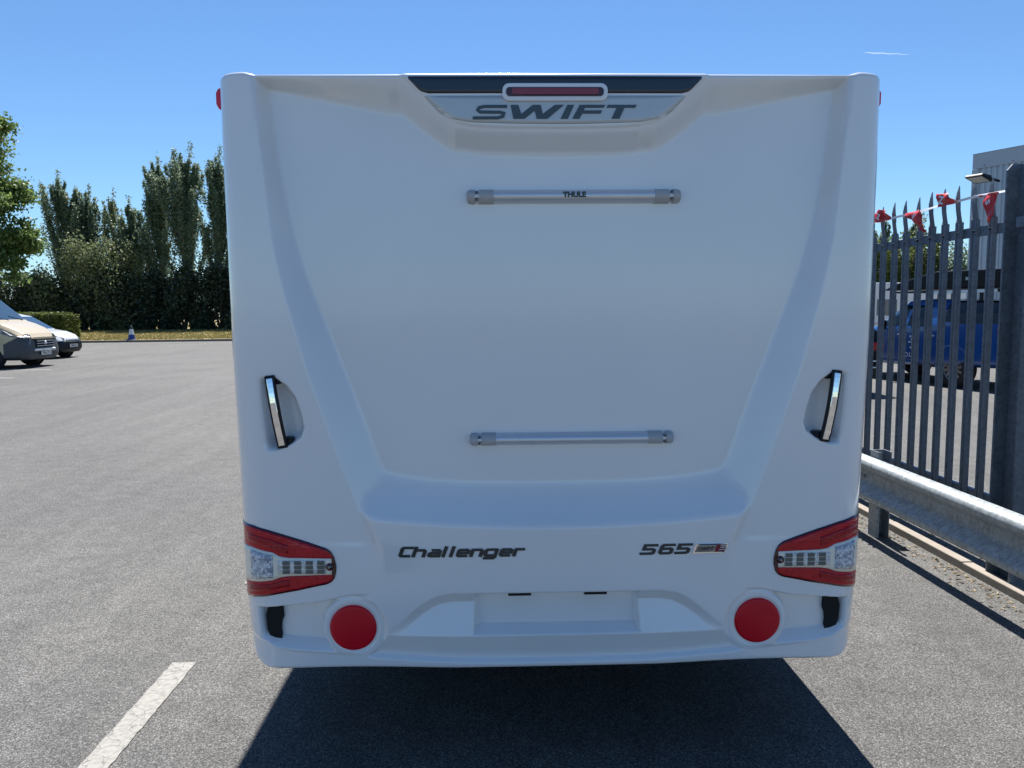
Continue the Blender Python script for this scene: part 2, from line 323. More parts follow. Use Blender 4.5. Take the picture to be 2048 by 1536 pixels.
def relief(x, z, trim=True):
    x = np.asarray(x, float); z = np.asarray(z, float); ax = np.abs(x)
    xo = I(z, [.35, .81, .9, .95, 1.128, 1.2, 1.45, 1.69, 1.865, 2.1, 2.36, 2.45], [.60, .641, .675, .692, .756, .779, .857, .916, .950, .970, .996, 1.002])
    xi = I(z, [.35, .9, 1.03, 1.17, 1.367, 1.6, 1.745, 1.87, 1.95, 2.11, 2.32, 2.45], [.50, .545, .585, .635, .708, .80, .855, .888, .906, .932, .955, .962])
    t = clip((ax-xi)/(xo-xi)); sp = .88*t+.12*t*t*(3-2*t)
    zi = 1.035+.05*(np.minimum(ax, .75)/.62)**4; zo = .866+.035*(np.minimum(ax, .75)/.65)**2
    t = clip((zi-z)/(zi-zo)); sb = np.where(t < .88, .925*(t/.88)**1.75, .925+.075*(1-(1-(t-.88)/.12)**2))
    cw = sst(.70, .86, z); Pb = .10+.030*((1-sst(.3, .85, ax))*(1-cw)+(1-sst(xo-.045, xo+.012, ax))*cw)
    # top overhang with the spoiler swoop
    zs = I(ax, [0, .20, .28, .335, .36, .49, .50, .52, 1.2], [2.222, 2.2245, 2.230, 2.243, 2.258, 2.376, 2.385, 2.398, 2.40])
    wv = I(ax, [0, .3, .45, .55, .95, 1.2], [.085, .085, .12, .13, .04, .04])
    top = .066*sst(0, 1, (z-(zs-wv))/wv)
    P = .030+smax(smax(.070*sp, (Pb-.030)*sb*(1-sst(xo-.02, xo+.05, ax)*sst(.80, .92, z))), top, .006)
    P = P+.009*sst(-.004, .004, z-zs)*(1-sst(.495, .515, ax))
    if trim:
        # arch and number plate bay
        za = I(ax, [0, .36, .41, .44, .47, .50, .56, .60, .635, 1.2], [.645, .645, .637, .624, .605, .582, .530, .506, .496, .49])
        inner = .040*clip((z-.49)/.13)
        P = P-clip((za-z)/.040)*inner*(z > .485)*(1-sst(.6, .64, ax))
        dx = (.287+.008*(.642-z)/.145)-ax
        rc = np.minimum(np.minimum(clip(dx/.014), clip((.643-z)/.014)), clip((z-.494)/.024))
        P = P*(1-rc)+np.minimum(P, Pb-.058)*rc
        zl = I(ax, [0, .3, .6, .7, .8, .93, 1.0, 1.03, 1.2], [.402, .404, .415, .422, .430, .440, .452, .470, .50])
        P = P-.026*clip((.492-z)/(.492-zl+1e-3))*(z < .5)*(1-sst(.62, .72, ax))
        # corner bays
        zt = I(ax, [.6, .65, .725, .83, .97, 1.035], [.646, .643, .636, .610, .598, .592])
        D = .048*sst(.64, .86, ax)
        bay = np.minimum(np.minimum(clip((zt-z)/.012), clip((z-zl+.004)/.034)), clip((1.048-ax)/.016))
        P = P-D*bay*(ax > .6)
        # reflector boss
        rr = np.hypot(ax-.714, z-.517); sr = clip((.119-rr)/.013); sr = sr*sr*(3-2*sr)
        P = P*(1-sr)+(.099+.004*sst(.083, .09, rr))*sr
        # bottom lip
        sl = clip((zl+.001-z)/.012); Pl = Pb-.004
        P = P*(1-sl)+Pl*sl
        # handle pockets
        d = poly_sd(ax, z, HPOLY); wd = .022+.05*sst(.955, 1.005, ax)
        P = P-.062*sst(0, 1, clip(d/wd))
    P = P-.012*ax**2
    x0 = I(z, [.3, .9, 1.5, 2.4], [.985, .99, 1.01, 1.02]); R = I(z, [.3, .6, .9, 1.5, 2.1, 2.4], [.17, .18, .155, .10, .085, .085])
    t = clip((ax-x0)/(HW-x0)); P = P-R*(1-np.sqrt(np.maximum(0, 1-t*t)))
    tt = clip((z-(ztop(ax)-.020))/.020); P = P-.03*(1-np.sqrt(np.maximum(0, 1-tt*tt)))
    tb = clip(((zbot(ax)+.014)-z)/.014); P = P-.014*(1-np.sqrt(np.maximum(0, 1-tb*tb)))
    return P
def sp(x, z, off=0.):   # point on the rear surface
    return (float(x), float(-relief(x, z)-off), float(z))
caravan = empty('touring_caravan', (0, 0, 0), 0, 'white touring caravan seen square from behind, filling the picture', 'caravan')
ang = np.linspace(0, math.pi/2, 26)[1:]
xs_half = np.concatenate([np.linspace(0, .985, 240), .985+(HW-.985)*np.sin(ang)])
xs = np.concatenate([-xs_half[::-1][:-1], xs_half])
vz = np.concatenate([np.linspace(0, .015, 7)[:-1], np.linspace(.015, .55, 176)[:-1], np.linspace(.55, .73, 46)[:-1], np.linspace(.73, 1.06, 86)[:-1], np.linspace(1.06, 1.78, 70)[:-1], np.linspace(1.78, 2.012, 64)[:-1], np.linspace(2.012, 2.03, 8)])/2.03
X, V = np.meshgrid(xs, vz); ZB, ZT = zbot(np.abs(X)), ztop(np.abs(X)); Z = ZB+(ZT-ZB)*V
PY = -relief(X, Z)
X = X*(1-.012*sst(-.66, -.38, -Z))
nr, nc = X.shape
co = np.stack([X, PY, Z], -1).reshape(-1, 3)
idx = np.arange(nr*nc).reshape(nr, nc)
quads = np.stack([idx[:-1, :-1], idx[:-1, 1:], idx[1:, 1:], idx[1:, :-1]], -1).reshape(-1, 4)
def np_mesh(name, co, quads):
    me = bpy.data.meshes.new(name); k = quads.shape[1]
    me.vertices.add(len(co)); me.vertices.foreach_set('co', np.ascontiguousarray(co, dtype=np.float32).ravel())
    me.loops.add(quads.size); me.loops.foreach_set('vertex_index', np.ascontiguousarray(quads, dtype=np.int32).ravel())
    me.polygons.add(len(quads)); me.polygons.foreach_set('loop_start', np.arange(0, quads.size, k, dtype=np.int32))
    try: me.polygons.foreach_set('loop_total', np.full(len(quads), k, dtype=np.int32))
    except Exception: pass
    me.update(calc_edges=True); me.validate(); return me
link('rear_panel', np_mesh('rear_panel', co, quads), GEL, caravan, smooth=True)
# side walls, roof, floor and front as the coach body
LEN = 5.7
for s, col in ((-1, 0), (1, nc-1)):
    mb = MB(); zz = Z[:, col]; yy = PY[:, col]; n = len(zz); mb.add([(X[i, col], yy[i], zz[i]) for i in range(n)]+[(X[i, col], LEN, zz[i]) for i in range(n)], [(i, i+1, n+i+1, n+i) for i in range(n-1)])
    mb.build('side_wall', GEL, caravan, smooth=False)
n = nc; mb = MB(); mb.add([(X[-1, i], PY[-1, i], Z[-1, i]) for i in range(n)]+[(X[-1, i], .5, 2.405+.03*(1-(X[-1, i]/HW)**2)) for i in range(n)]+[(X[-1, i], LEN, 2.40) for i in range(n)], [(i, i+1, n+i+1, n+i) for i in range(n-1)]+[(n+i, n+i+1, 2*n+i+1, 2*n+i) for i in range(n-1)])
mb.build('roof', GEL, caravan, smooth=True)
MB().box((-HW+.002, LEN-.03, .4), (HW-.002, LEN, 2.39)).build('front_panel', GEL, caravan)
MB().box((-HW+.07, .12, .42), (HW-.07, LEN-.04, .46)).build('floor_pan', VOID, caravan)
for s in (-1, 1):
    MB().box((min(s*1.100, s*1.124), .20, .335), (max(s*1.100, s*1.124), LEN-.2, .42)).build('side_skirt', GEL, caravan, bevel=.008)
    mb = MB(); mb.lathe([(.2, -.09), (.29, -.095), (.315, -.06), (.32, 0), (.315, .06), (.29, .095), (.2, .09)], 32, 'x', (s*1.0, 2.9, .32)); wh = mb.build('wheel', RUBBER, caravan, True)
    MB().lathe([(.0, .03), (.05, .05), (.18, .03), (.205, .06), (.205, -.06), (0, -.06)], 24, 'x', (s*1.0, 2.9, .32)).build('rim', ALU, wh, True)
    # roof-edge marker lamp on each side
    pts = [(0, 2.305), (.028, 2.318), (.036, 2.334), (.036, 2.370), (.028, 2.385), (0, 2.394)]
    mb = MB(); mb.prism(pts, lambda a, b: (s*(HW-.003+a), .035, b), lambda a, b: (s*(HW-.003+a), .115, b)); ml = mb.build('marker_lamp', mat('red_marker_lens', (.80, .012, .045), .15, coat=.3, var=.1, vscale=60), caravan, bevel=.004)
    MB().box((min(s*1.12, s*1.129), .028, 2.298), (max(s*1.12, s*1.129), .125, 2.40)).build('backing', RED_B, ml)

# patches that follow the rear surface
def strip(name, x0, x1, zlo, zhi, off, m, parent, nx=40, nz=10, skirt=.006, dome=0.):
    xv = np.linspace(x0, x1, nx); v = []; fc = []
    for i, x in enumerate(xv):
        a, b = zlo(x), zhi(x)
        for j in range(nz):
            t = j/(nz-1); z = a+(b-a)*t
            edge = min(t, 1-t, i/(nx-1), 1-i/(nx-1)); o = off+dome*(1-(1-min(1, edge/.12))**2)
            v.append(sp(x, z, o))
    for i in range(nx-1):
        for j in range(nz-1): fc.append((i*nz+j, (i+1)*nz+j, (i+1)*nz+j+1, i*nz+j+1))
    loop = [i*nz for i in range(nx)]+[(nx-1)*nz+j for j in range(1, nz)]+[i*nz+nz-1 for i in range(nx-2, -1, -1)]+[j for j in range(nz-2, 0, -1)]
    b = len(v); v += [(v[k][0], v[k][1]+skirt, v[k][2]) for k in loop]; L = len(loop)
    fc += [(loop[k], b+k, b+(k+1) % L, loop[(k+1) % L]) for k in range(L)]
    return obj(name, v, fc, m, parent, True)
def plate(name, poly, o0, o1, m, parent, flatx=None):
    mb = MB(); mb.prism(poly, lambda a, b: sp(a, b, o0), lambda a, b: sp(a, b, o1)); return mb.build(name, m, parent)
F_ = lambda xs, ys: (lambda x: float(np.interp(x, xs, ys)))
# roof spoiler inserts
strip('black_band', -.484, .484, F_([-.484, -.445, -.42, .42, .445, .484], [2.378, 2.338, 2.331, 2.331, 2.338, 2.378]), lambda x: 2.3855, .0018, NAVY, caravan, 90, 6, .004)
zl_s = F_([-.432, -.385, -.345, -.28, -.1, 0, .1, .28, .345, .385, .432], [2.3205, 2.271, 2.250, 2.238, 2.2325, 2.232, 2.2325, 2.238, 2.250, 2.271, 2.3205])
strip('silver_panel', -.432, .432, zl_s, lambda x: 2.3235, .0012, SILVERP, caravan, 100, 8, .003)
def rrect(x0, x1, z0, z1, rad, k=5):
    p = []
    for cx, cz, a0 in ((x1-rad, z1-rad, 0), (x0+rad, z1-rad, 90), (x0+rad, z0+rad, 180), (x1-rad, z0+rad, 270)):
        for i in range(k+1): a = math.radians(a0+90*i/k); p.append((cx+rad*math.cos(a), cz+rad*math.sin(a)))
    return p
bl = plate('brake_lamp', rrect(-.176, .171, 2.304, 2.361, .022), .0, .012, GEL, caravan); bvm = bl.modifiers.new('b', 'BEVEL'); bvm.width = .004; bvm.segments = 3
plate('lens_surround', rrect(-.164, .157, 2.318, 2.347, .012), .011, .0145, RED_B, bl)
plate('lens', rrect(-.145, .140, 2.3235, 2.3425, .006), .014, .0175, mat('brake_red', (.26, .03, .045), .2, coat=.4, var=.15, vscale=80), bl)
# lettering -----------------------------------------------------
def cmap(cx, cy): return (-.275+(cx-158)/(1325-158)*.543, 2.293-(cy-308)/(418-308)*.0465)
def stroke(pl, t):
    """thick mitred polyline outline"""
    n = len(pl); L = []; Rr = []
    for i, p in enumerate(pl):
        p = Vector(p); d0 = (p-Vector(pl[i-1])).normalized() if i else None; d1 = (Vector(pl[i+1])-p).normalized() if i < n-1 else None
        if d0 is None: nn = Vector((-d1.y, d1.x)); k = 1
        elif d1 is None: nn = Vector((-d0.y, d0.x)); k = 1
        else:
            a = Vector((-d0.y, d0.x)); b = Vector((-d1.y, d1.x)); nn = (a+b).normalized(); k = 1/max(.35, nn.dot(a))
        L.append(p+nn*t*k/2); Rr.append(p-nn*t*k/2)
    return [tuple(q) for q in L], [tuple(q) for q in Rr]
def stroke_add(mb, pl, t, mp, o0, o1):
    L, Rr = stroke(pl, t)
    for i in range(len(L)-1):
        q = [L[i], L[i+1], Rr[i+1], Rr[i]]; mb.prism(q, lambda a, b: sp(*mp(a, b), o0), lambda a, b: sp(*mp(a, b), o1))
brand = MB(); O0, O1 = .0005, .0045
S_line = [(404,319),(242,319),(206,328),(196,346),(214,361),(352,363),(380,371),(374,394),(338,406),(160,406)]
def polys(mb, poly, mp, o0, o1):
    me = bmesh.new(); vs = [me.verts.new((*mp(*p), 0)) for p in poly]; fa = me.faces.new(vs); bmesh.ops.triangulate(me, faces=[fa]); me.verts.index_update(); pts = [mp(*p) for p in poly]; n = len(pts)
    tris = [tuple(v.index for v in q.verts) for q in me.faces]; me.free()
    mb.add([sp(a, b, o0) for a, b in pts]+[sp(a, b, o1) for a, b in pts], [tuple(n+i for i in q) for q in tris]+[(i, (i+1) % n, n+(i+1) % n, n+i) for i in range(n)])
stroke_add(brand, S_line, 23, cmap, .0014, .0042)
for P_ in (
  [(428,308),(483,308),(504,376),(585,308),(642,308),(656,376),(742,308),(808,308),(690,413),(613,413),(599,352),(527,413),(448,413)],
  [(830,308),(880,308),(835,413),(782,413)],
  [(918,308),(1100,308),(1090,330),(957,330),(948,350),(1078,350),(1068,374),(938,374),(918,413),(865,413)],
  [(1118,308),(1325,308),(1315,330),(1238,330),(1202,413),(1145,413),(1182,330),(1110,330)]): polys(brand, P_, cmap, .0014, .0042)
brand.build('lettering', LETTER, caravan)
GL = {'C': [[(1.15,.90),(.22,.90),(.12,.80),(.12,.19),(.22,.10),(1.08,.10)]], 'h': [[(.12,1),(.12,0)],[(.12,.66),(.85,.66),(.98,.56),(.98,0)]],
 'a': [[(.18,.66),(.85,.66),(.98,.56),(.98,0)],[(.98,.10),(.22,.10),(.12,.16),(.12,.32),(.22,.38),(.98,.38)]], 'l': [[(.12,1.02),(.12,0)]],
 'e': [[(1.02,.10),(.22,.10),(.12,.18),(.12,.58),(.22,.66),(.85,.66),(.98,.58),(.98,.38),(.12,.38)]], 'n': [[(.12,.75),(.12,0)],[(.12,.66),(.85,.66),(.98,.56),(.98,0)]],
 'g': [[(.98,.12),(.22,.12),(.12,.20),(.12,.58),(.22,.66),(.98,.66)],[(.98,.74),(.98,-.02),(.86,-.14),(.05,-.14)]], 'r': [[(.12,.66),(.12,0)],[(.02,.66),(.95,.66)]],
 '5': [[(1.18,.90),(.16,.90),(.16,.52),(.88,.52),(1.0,.44),(1.0,.18),(.88,.10),(-.05,.10)]], '6': [[(1.15,.90),(.26,.90),(.12,.78),(.12,.18),(.22,.10),(.88,.10),(1.0,.18),(1.0,.46),(.88,.54),(.12,.54)]]}
def word(name, chars, x0, z0, h, starts, ws, t, shear, rise, m):
    mb = MB()
    for ch, st, wd in zip(chars, starts, ws):
        for k, pl in enumerate(GL[ch]):
            mp = lambda a, b: (x0+st+a*wd+shear*b*h, z0+b*h+rise*(st+a*wd))
            # even stroke weight: strokes are drawn in metres
            L, Rr = stroke([((x0+st+a*wd+shear*b*h)*.66, z0+b*h) for a, b in pl], t); L = [(q[0]/.66, q[1]) for q in L]; Rr = [(q[0]/.66, q[1]) for q in Rr]
            for i in range(len(L)-1):
                e = .0002*((i+k) % 3); mb.prism([L[i], L[i+1], Rr[i+1], Rr[i]], lambda a, b: sp(a, b, .0), lambda a, b: sp(a, b, .0035+e))
    return mb.build(name, m, caravan)
sc = (.550-.111)/(1595-200)
word('lettering', 'Challenger', -.550, .776, .0375, [(v-200)*sc for v in (204, 350, 520, 680, 762, 832, 982, 1130, 1302, 1452)], [v*sc for v in (118, 128, 122, 100, 100, 122, 120, 132, 120, 118)], .0086, .38, .0, LETTER_D)
word('lettering', '565', .286, .774, .0365, [0, .062, .121], [.044, .044, .044], .0082, .40, .0, LETTER_D)
# flag badge
bp = [(.470, .775), (.481, .806), (.4835, .8085), (.594, .8085), (.596, .805), (.585, .777), (.582, .775)]
bd = plate('maker_badge', bp, 0, .005, CHROME, caravan)
ins = lambda a, b: (.470+(a*.1115)+.0115*b+.001, .7755+b*.0325)
plate('badge_field', [ins(.05, .12), ins(.05, .86), ins(.66, .86), ins(.66, .12)], .004, .0056, mat('badge_silver', (.32, .33, .35), .2, metal=.8, var=.1), bd)
plate('flag_field', [ins(.68, .08), ins(.68, .9), ins(.985, .9), ins(.985, .08)], .004, .0056, mat('badge_red', (.22, .02, .03), .2, coat=.4, var=.1), bd)
for a, b, c_ in ((.78, .72, (.7, .7, .72)), (.80, .55, (.7, .7, .72)), (.78, .30, (.7, .7, .72)), (.80, .80, (.03, .04, .12)), (.78, .14, (.03, .04, .12))):
    plate('flag_stripe', [ins(a, b), ins(a+.03, b+.08), ins(.98, b+.10), ins(.98, b+.02)], .005, .0062, mat('badge_stripe_%d' % (c_[0]*100), c_, .3, var=.05), bd)
mb = MB()
bm_map = lambda cx, cy: ins(.10+(cx-158)/(1325-158)*.52, .70-(cy-308)/110*.36)
stroke_add(mb, S_line, 23, bm_map, .0057, .0066)
for P_ in ([(428,308),(483,308),(504,376),(585,308),(642,308),(656,376),(742,308),(808,308),(690,413),(613,413),(599,352),(527,413),(448,413)], [(830,308),(880,308),(835,413),(782,413)],
  [(918,308),(1100,308),(1090,330),(957,330),(948,350),(1078,350),(1068,374),(938,374),(918,413),(865,413)], [(1118,308),(1325,308),(1315,330),(1238,330),(1202,413),(1145,413),(1182,330),(1110,330)]): polys(mb, P_, bm_map, .0057, .0066)
mb.build('badge_lettering', LETTER_D, bd)
# rails -----------------------------------------------------------
def rail(x0, x1, z, scl, text):
    yb = -float(relief((x0+x1)/2, z)); hh, dd = .0225*scl, .034*scl
    D = [(math.cos(a), math.sin(a)) for a in np.linspace(-math.pi/2, math.pi/2, 14)]
    def ext(a, b, k, m, name, par, taper=None):
        mb = MB(); secs = [(a, 1.)]+([(b, 1.)] if taper is None else taper)
        v = []; fc = []; n = len(D)+2
        for (x, q) in secs:
            v += [(x, yb+.004, z-hh*k*q)]+[(x, yb-dd*k*q*c-.001, z+hh*k*q*s_) for c, s_ in D]+[(x, yb+.004, z+hh*k*q)]
        for i in range(len(secs)-1):
            for j in range(n): fc.append((i*n+j, i*n+(j+1) % n, (i+1)*n+(j+1) % n, (i+1)*n+j))
        fc += [tuple(range(n))[::-1], tuple(range((len(secs)-1)*n, len(secs)*n))]
        o = obj(name, v, fc, m, par, True)
        es = o.modifiers.new('e', 'EDGE_SPLIT'); es.split_angle = math.radians(40); return o
    c = .088
    rl = ext(x0+c, x1-c, 1.0, ALU, 'carrier_rail', caravan)
    for s, xe in ((1, x0), (-1, x1)):
        ext(xe+s*.042, xe+s*(c+.003), 1.06, GREYPL, 'bracket', rl)
        ext(xe+s*.026, xe+s*.042, .9, ALU, 'clamp_plate', rl)
        ext(xe+s*.027, xe, 1.05, GREYPL, 'end_cap', rl, [(xe+s*.012, 1.0), (xe+s*.003, .88), (xe, .6)])
        for dz in (-1, 1):
            y = yb-dd*.9*math.cos(math.asin(.55))-.001
            mb = MB(); mb.lathe([(0, -.005), (.0055, -.005), (.0065, .004), (.0065, .01)], 14, 'y', (xe+s*.034, y, z+dz*hh*.5)); sc_ = mb.build('screw', SCREW, rl, True)
            MB().lathe([(0, -.0056), (.0025, -.0056), (.0025, -.003)], 6, 'y', (xe+s*.034, y, z+dz*hh*.5)).build('socket', VOID, sc_)
    if text:
        text_mesh('rail_lettering', text, .0245, .0006, LETTER_D, rl, Matrix.Translation((.066, yb-dd-.0016, z+.002)) @ Matrix.Rotation(math.pi/2, 4, 'X'), bold=.0014, xs=1.04)
rail(-.299, .432, 2.006, 1.02, 'THULE'); rail(-.299, .418, 1.170, .96, None)
# tail lamps ---------------------------------------------------------
def mir(s, fx): return lambda x: fx(s*x)
ZHI = F_([.767, .772, .783, .80, .84, .9, 1.0, 1.06, 1.125], [.746, .770, .791, .804, .818, .838, .870, .882, .882])
ZLO = F_([.767, .772, .783, .80, .84, .9, .98, 1.05, 1.125], [.724, .700, .685, .676, .668, .655, .641, .627, .606])
WHI = F_([.775, .93, .96, .985, 1.06, 1.125], [.768, .772, .777, .792, .805, .800]); WLO = F_([.775, .93, .96, .985, 1.06, 1.125], [.712, .708, .704, .694, .682, .668])
for s in (-1, 1):
    L2 = lambda fx: mir(s, fx)
    a, b = sorted((s*.767, s*1.1225)); tl = strip('tail_light', a, b, L2(ZLO), L2(ZHI), .004, RED_B, caravan, 60, 16, .03)
    ins_h = lambda x: ZHI(x)-.0065; ins_l = lambda x: ZLO(x)+.0065
    a, b = sorted((s*.780, s*1.118))
    strip('upper_lens', a, b, L2(lambda x: WHI(x)+.001), L2(lambda x: max(WHI(x)+.004, ins_h(x))), .0062, RED_L, tl, 50, 12, .006, .002)
    strip('lower_lens', a, b, L2(lambda x: min(WLO(x)-.004, ins_l(x))), L2(lambda x: WLO(x)-.001), .0062, RED_L, tl, 50, 12, .006, .002)
    for nm, zc, hw_ in (('upper_reflex', .5, .010), ('lower_reflex', .5, .010)):
        a, b = sorted((s*.93, s*1.085))
        if nm[0] == 'u': lo = lambda x: WHI(x)+(ZHI(x)-WHI(x))*.22; hi = lambda x: WHI(x)+(ZHI(x)-WHI(x))*.62
        else: lo = lambda x: WLO(x)-(WLO(x)-ZLO(x))*.62; hi = lambda x: WLO(x)-(WLO(x)-ZLO(x))*.22
        strip(nm, a, b, L2(lo), L2(hi), .0088, RED_D, tl, 24, 4, .003)
    a, b = sorted((s*.782, s*1.119)); hs = strip('lamp_housing', a, b, L2(WLO), L2(WHI), .0075, CREAM, tl, 40, 6, .006)
    a, b = sorted((s*.985, s*1.072)); strip('clear_lens', a, b, L2(lambda x: WLO(x)+.009), L2(lambda x: WHI(x)-.009), .009, CLEAR, tl, 24, 8, .004, .005)
    a, b = sorted((s*.802, s*.968)); ind = strip('indicator_lens', a, b, lambda x: .7155, lambda x: .7645, .009, CELLB, tl, 24, 6, .004, .002)
    for i in range(4):
        for j in range(3):
            xc = s*(.818+.040*i); zc = .724+.0157*j; plate('led_cell', rrect(xc-.0125, xc+.0125, zc-.0068, zc+.0068, .002, 2), .010, .0125, CELL, ind)
    mb = MB(); yb = -float(relief(.789, .740)); mb.lathe([(0, -.016), (.009, -.015), (.013, -.012), (.014, 0)], 20, 'y', (s*.788, yb, .740)); bs = mb.build('screw_boss', RED_B, tl, True)
    MB().lathe([(0, -.0175), (.005, -.0175), (.005, -.012)], 12, 'y', (s*.788, yb, .740)).build('screw', SCREW, bs, True)
    # round reflectors
    rf = MB().lathe([(0, -.1005), (.07, -.1005), (.0795, -.099), (.0815, -.096), (.0815, -.075)], 64, 'y', (s*.714, .0, .517)).build('reflector', REFL, caravan, True)
    es = rf.modifiers.new('e', 'EDGE_SPLIT'); es.split_angle = math.radians(50)
    # bay vents: black opening at the outer end of each bay
    vp = [(.968, .586), (1.020, .580), (1.026, .555), (1.023, .500), (1.010, .468), (.995, .462), (.972, .464), (.976, .500), (.974, .525), (.966, .545)]
    vp = [(s*p_[0], p_[1]) for p_ in vp]; mb = MB(); mb.prism(vp, lambda a, b: (a, .03, b), lambda a, b: (a, VENT_Y, b)); mb.build('vent_opening', VOID, caravan)
    # grab handles: black bar bridging the pocket, chrome face
    ln = Vector((s*.937, 0, 1.156)); up = Vector((s*.975, 0, 1.406)); ax_ = (up-ln); n_ = Vector((ax_.z, 0, -ax_.x)).normalized()
    def hp(t, wv, dep): p = ln+ax_*t+n_*wv; return (p.x, -.098-dep+.012*(2*t-1)**2, p.z)
    def bar(name, w_, t0, t1, d0, d1, m, par, bev):
        mb = MB(); v = []; fc = []; K = 14
        for i in range(K+1):
            t = t0+(t1-t0)*i/K
            for ww, dd in ((-w_, d0), (w_, d0), (w_, d1), (-w_, d1)): v.append(hp(t, ww, dd))
        for i in range(K):
            for j in range(4): fc.append((i*4+j, i*4+(j+1) % 4, (i+1)*4+(j+1) % 4, (i+1)*4+j))
        fc += [(3, 2, 1, 0), (K*4, K*4+1, K*4+2, K*4+3)]
        return mb.add(v, fc).build(name, m, par, False, bev)
    hb = bar('grab_handle', .0175, 0, 1, -.006, .010, BLACK, caravan, .004)
    bar('chrome_insert', .0105, .035, .965, .008, .0125, CHROME, hb, .002)
    for t in (.07, .93):
        p = hp(t, s*0-.012*s, 0); MB().box((p[0]-.022, p[1]+.004, p[2]-.016), (p[0]+.022, p[1]+.05, p[2]+.016)).build('handle_foot', BLACK, hb, bevel=.008)
for xa, xb in ((-.171, -.091), (.094, .173)):
    MB().box((xa, -.1262, .6335), (xb, -.07, .6415)).build('plate_lamp', BLACK, caravan)

# ------------------------------------------------------------------ palisade fence
fence = empty('palisade_fence', (2.85, 2.6, 0), 0, 'dark grey steel palisade fence with splayed pointed tops behind the crash barrier', 'fence')
def pale_mesh():
    mb = MB(); zt = 2.17; t = .003
    prof = [(-.038, .008), (-.024, -.011), (-.010, -.011), (0, .002), (.010, -.011), (.024, -.011), (.038, .008)]   # (y, x)
    n = len(prof)
    v = [(x, y, zz) for zz in (.06, zt) for (y, x) in prof]+[(x+t, y, zz) for zz in (.06, zt) for (y, x) in prof]
    fc = [(i, i+1, n+i+1, n+i) for i in range(n-1)]+[(2*n+i, 3*n+i, 3*n+i+1, 2*n+i+1) for i in range(n-1)]+[(0, n, 3*n, 2*n), (n-1, 3*n-1, 4*n-1, 2*n-1)]
    mb.add(v, fc)
    def prong(y0, y1, bendx, bendy, top):
        secs = []; K = 6
        for i in range(K+1):
            q = i/K; zz = zt+(top-zt)*q; cy = (y0+y1)/2+bendy*q*q; hw = (y1-y0)/2*(1 if q < .72 else max(.06, (1-q)/.28)); cx = -.004+bendx*math.sin(q*math.pi*.75)
            secs.append([(cx, cy-hw, zz), (cx, cy+hw, zz), (cx+.004, cy+hw, zz), (cx+.004, cy-hw, zz)])
        vv = [p for s_ in secs for p in s_]; ff = [(i*4+j, i*4+(j+1) % 4, (i+1)*4+(j+1) % 4, (i+1)*4+j) for i in range(K) for j in range(4)]+[(K*4, K*4+1, K*4+2, K*4+3)]
        mb.add(vv, ff)
    prong(-.038, .012, -.020, -.004, 2.405); prong(.015, .034, .020, .030, 2.375)
    me = meshdata('pale', mb.v, mb.f); fixn(me); me.materials.append(FENCE); return me
PM = pale_mesh()
ys = [1.986+.163*i for i in range(20)]+[1.40-.163*i for i in range(1, 4)]
boltm = fixn(meshdata('bolt', *(lambda b: (b.v, b.f))(MB().lathe([(0, -.010), (.008, -.009), (.010, -.004), (.010, .004)], 10, 'x')))); boltm.materials.append(BLACK)
for i, y in enumerate(ys):
    o = bpy.data.objects.new('pale', PM); C.objects.link(o); o.parent = fence; o.location = (random.uniform(-.003, .003), y-2.6, random.uniform(-.008, .006)); o.rotation_euler = (random.uniform(-.004, .004), 0, random.uniform(-.06, .06))
    for zz in (2.095, .42):
        b = bpy.data.objects.new('bolt', boltm); C.objects.link(b); b.parent = fence; b.location = (-.008, y-2.6, zz)
def fbox(name, a, b, m=FENCE, bev=.003): 
    o = MB().box((a[0]-2.85, a[1]-2.6, a[2]), (b[0]-2.85, b[1]-2.6, b[2])).build(name, m, fence, bevel=bev); return o
for zz in (2.06, .385):
    fbox('rail', (2.862, 1.68, zz), (2.868, 5.6, zz+.065)); fbox('rail_flange', (2.868, 1.68, zz+.058), (2.92, 5.6, zz+.064))
# I-section gate post
mb = MB()
def chamf(y0, y1):
    pl = [(2.715, 0.0), (2.915, 0.0), (2.915, 2.39), (2.885, 2.425), (2.745, 2.425), (2.715, 2.39)]
    return MB().prism(pl, lambda a, b: (a-2.85, y0-2.6, b), lambda a, b: (a-2.85, y1-2.6, b))
mb = chamf(1.665, 1.679); q = chamf(1.466, 1.480); mb.add(q.v, q.f); mb.box((2.79-2.85, 1.479-2.6, 0), (2.80-2.85, 1.666-2.6, 2.42)); mb.build('gate_post', FENCE, fence)
mb = MB().box((2.725-2.85, 1.49-2.6, 2.06), (2.789-2.85, 1.59-2.6, 2.12)); mb.build('rail_bracket', FENCE, fence, bevel=.004)
MB().box((2.70, -2.0, -.02), (2.715, 6.5, .055)).build('x', FENCE) if False else None
kb = MB()
edging = empty('concrete_edging', (2.71, 2.0, 0), 0, 'low pale concrete edging strip running along the foot of the fence', 'kerb')
EDG = mat('pale_concrete', (.30, .26, .215), .85, var=.25, vscale=14, bump=.4, bscale=80, bdist=.004)
em = None
for i in range(8):
    y0 = -.9+i*.915
    if em is None: em = MB().box((-.034, 0, -.05), (.034, .909, .05)).build('edging_stone', EDG, edging, bevel=.006); em.location = (0, y0-2, 0)
    else: o = share(em, 'edging_stone', edging, (random.uniform(-.003, .003), y0-2, random.uniform(-.004, .004)))

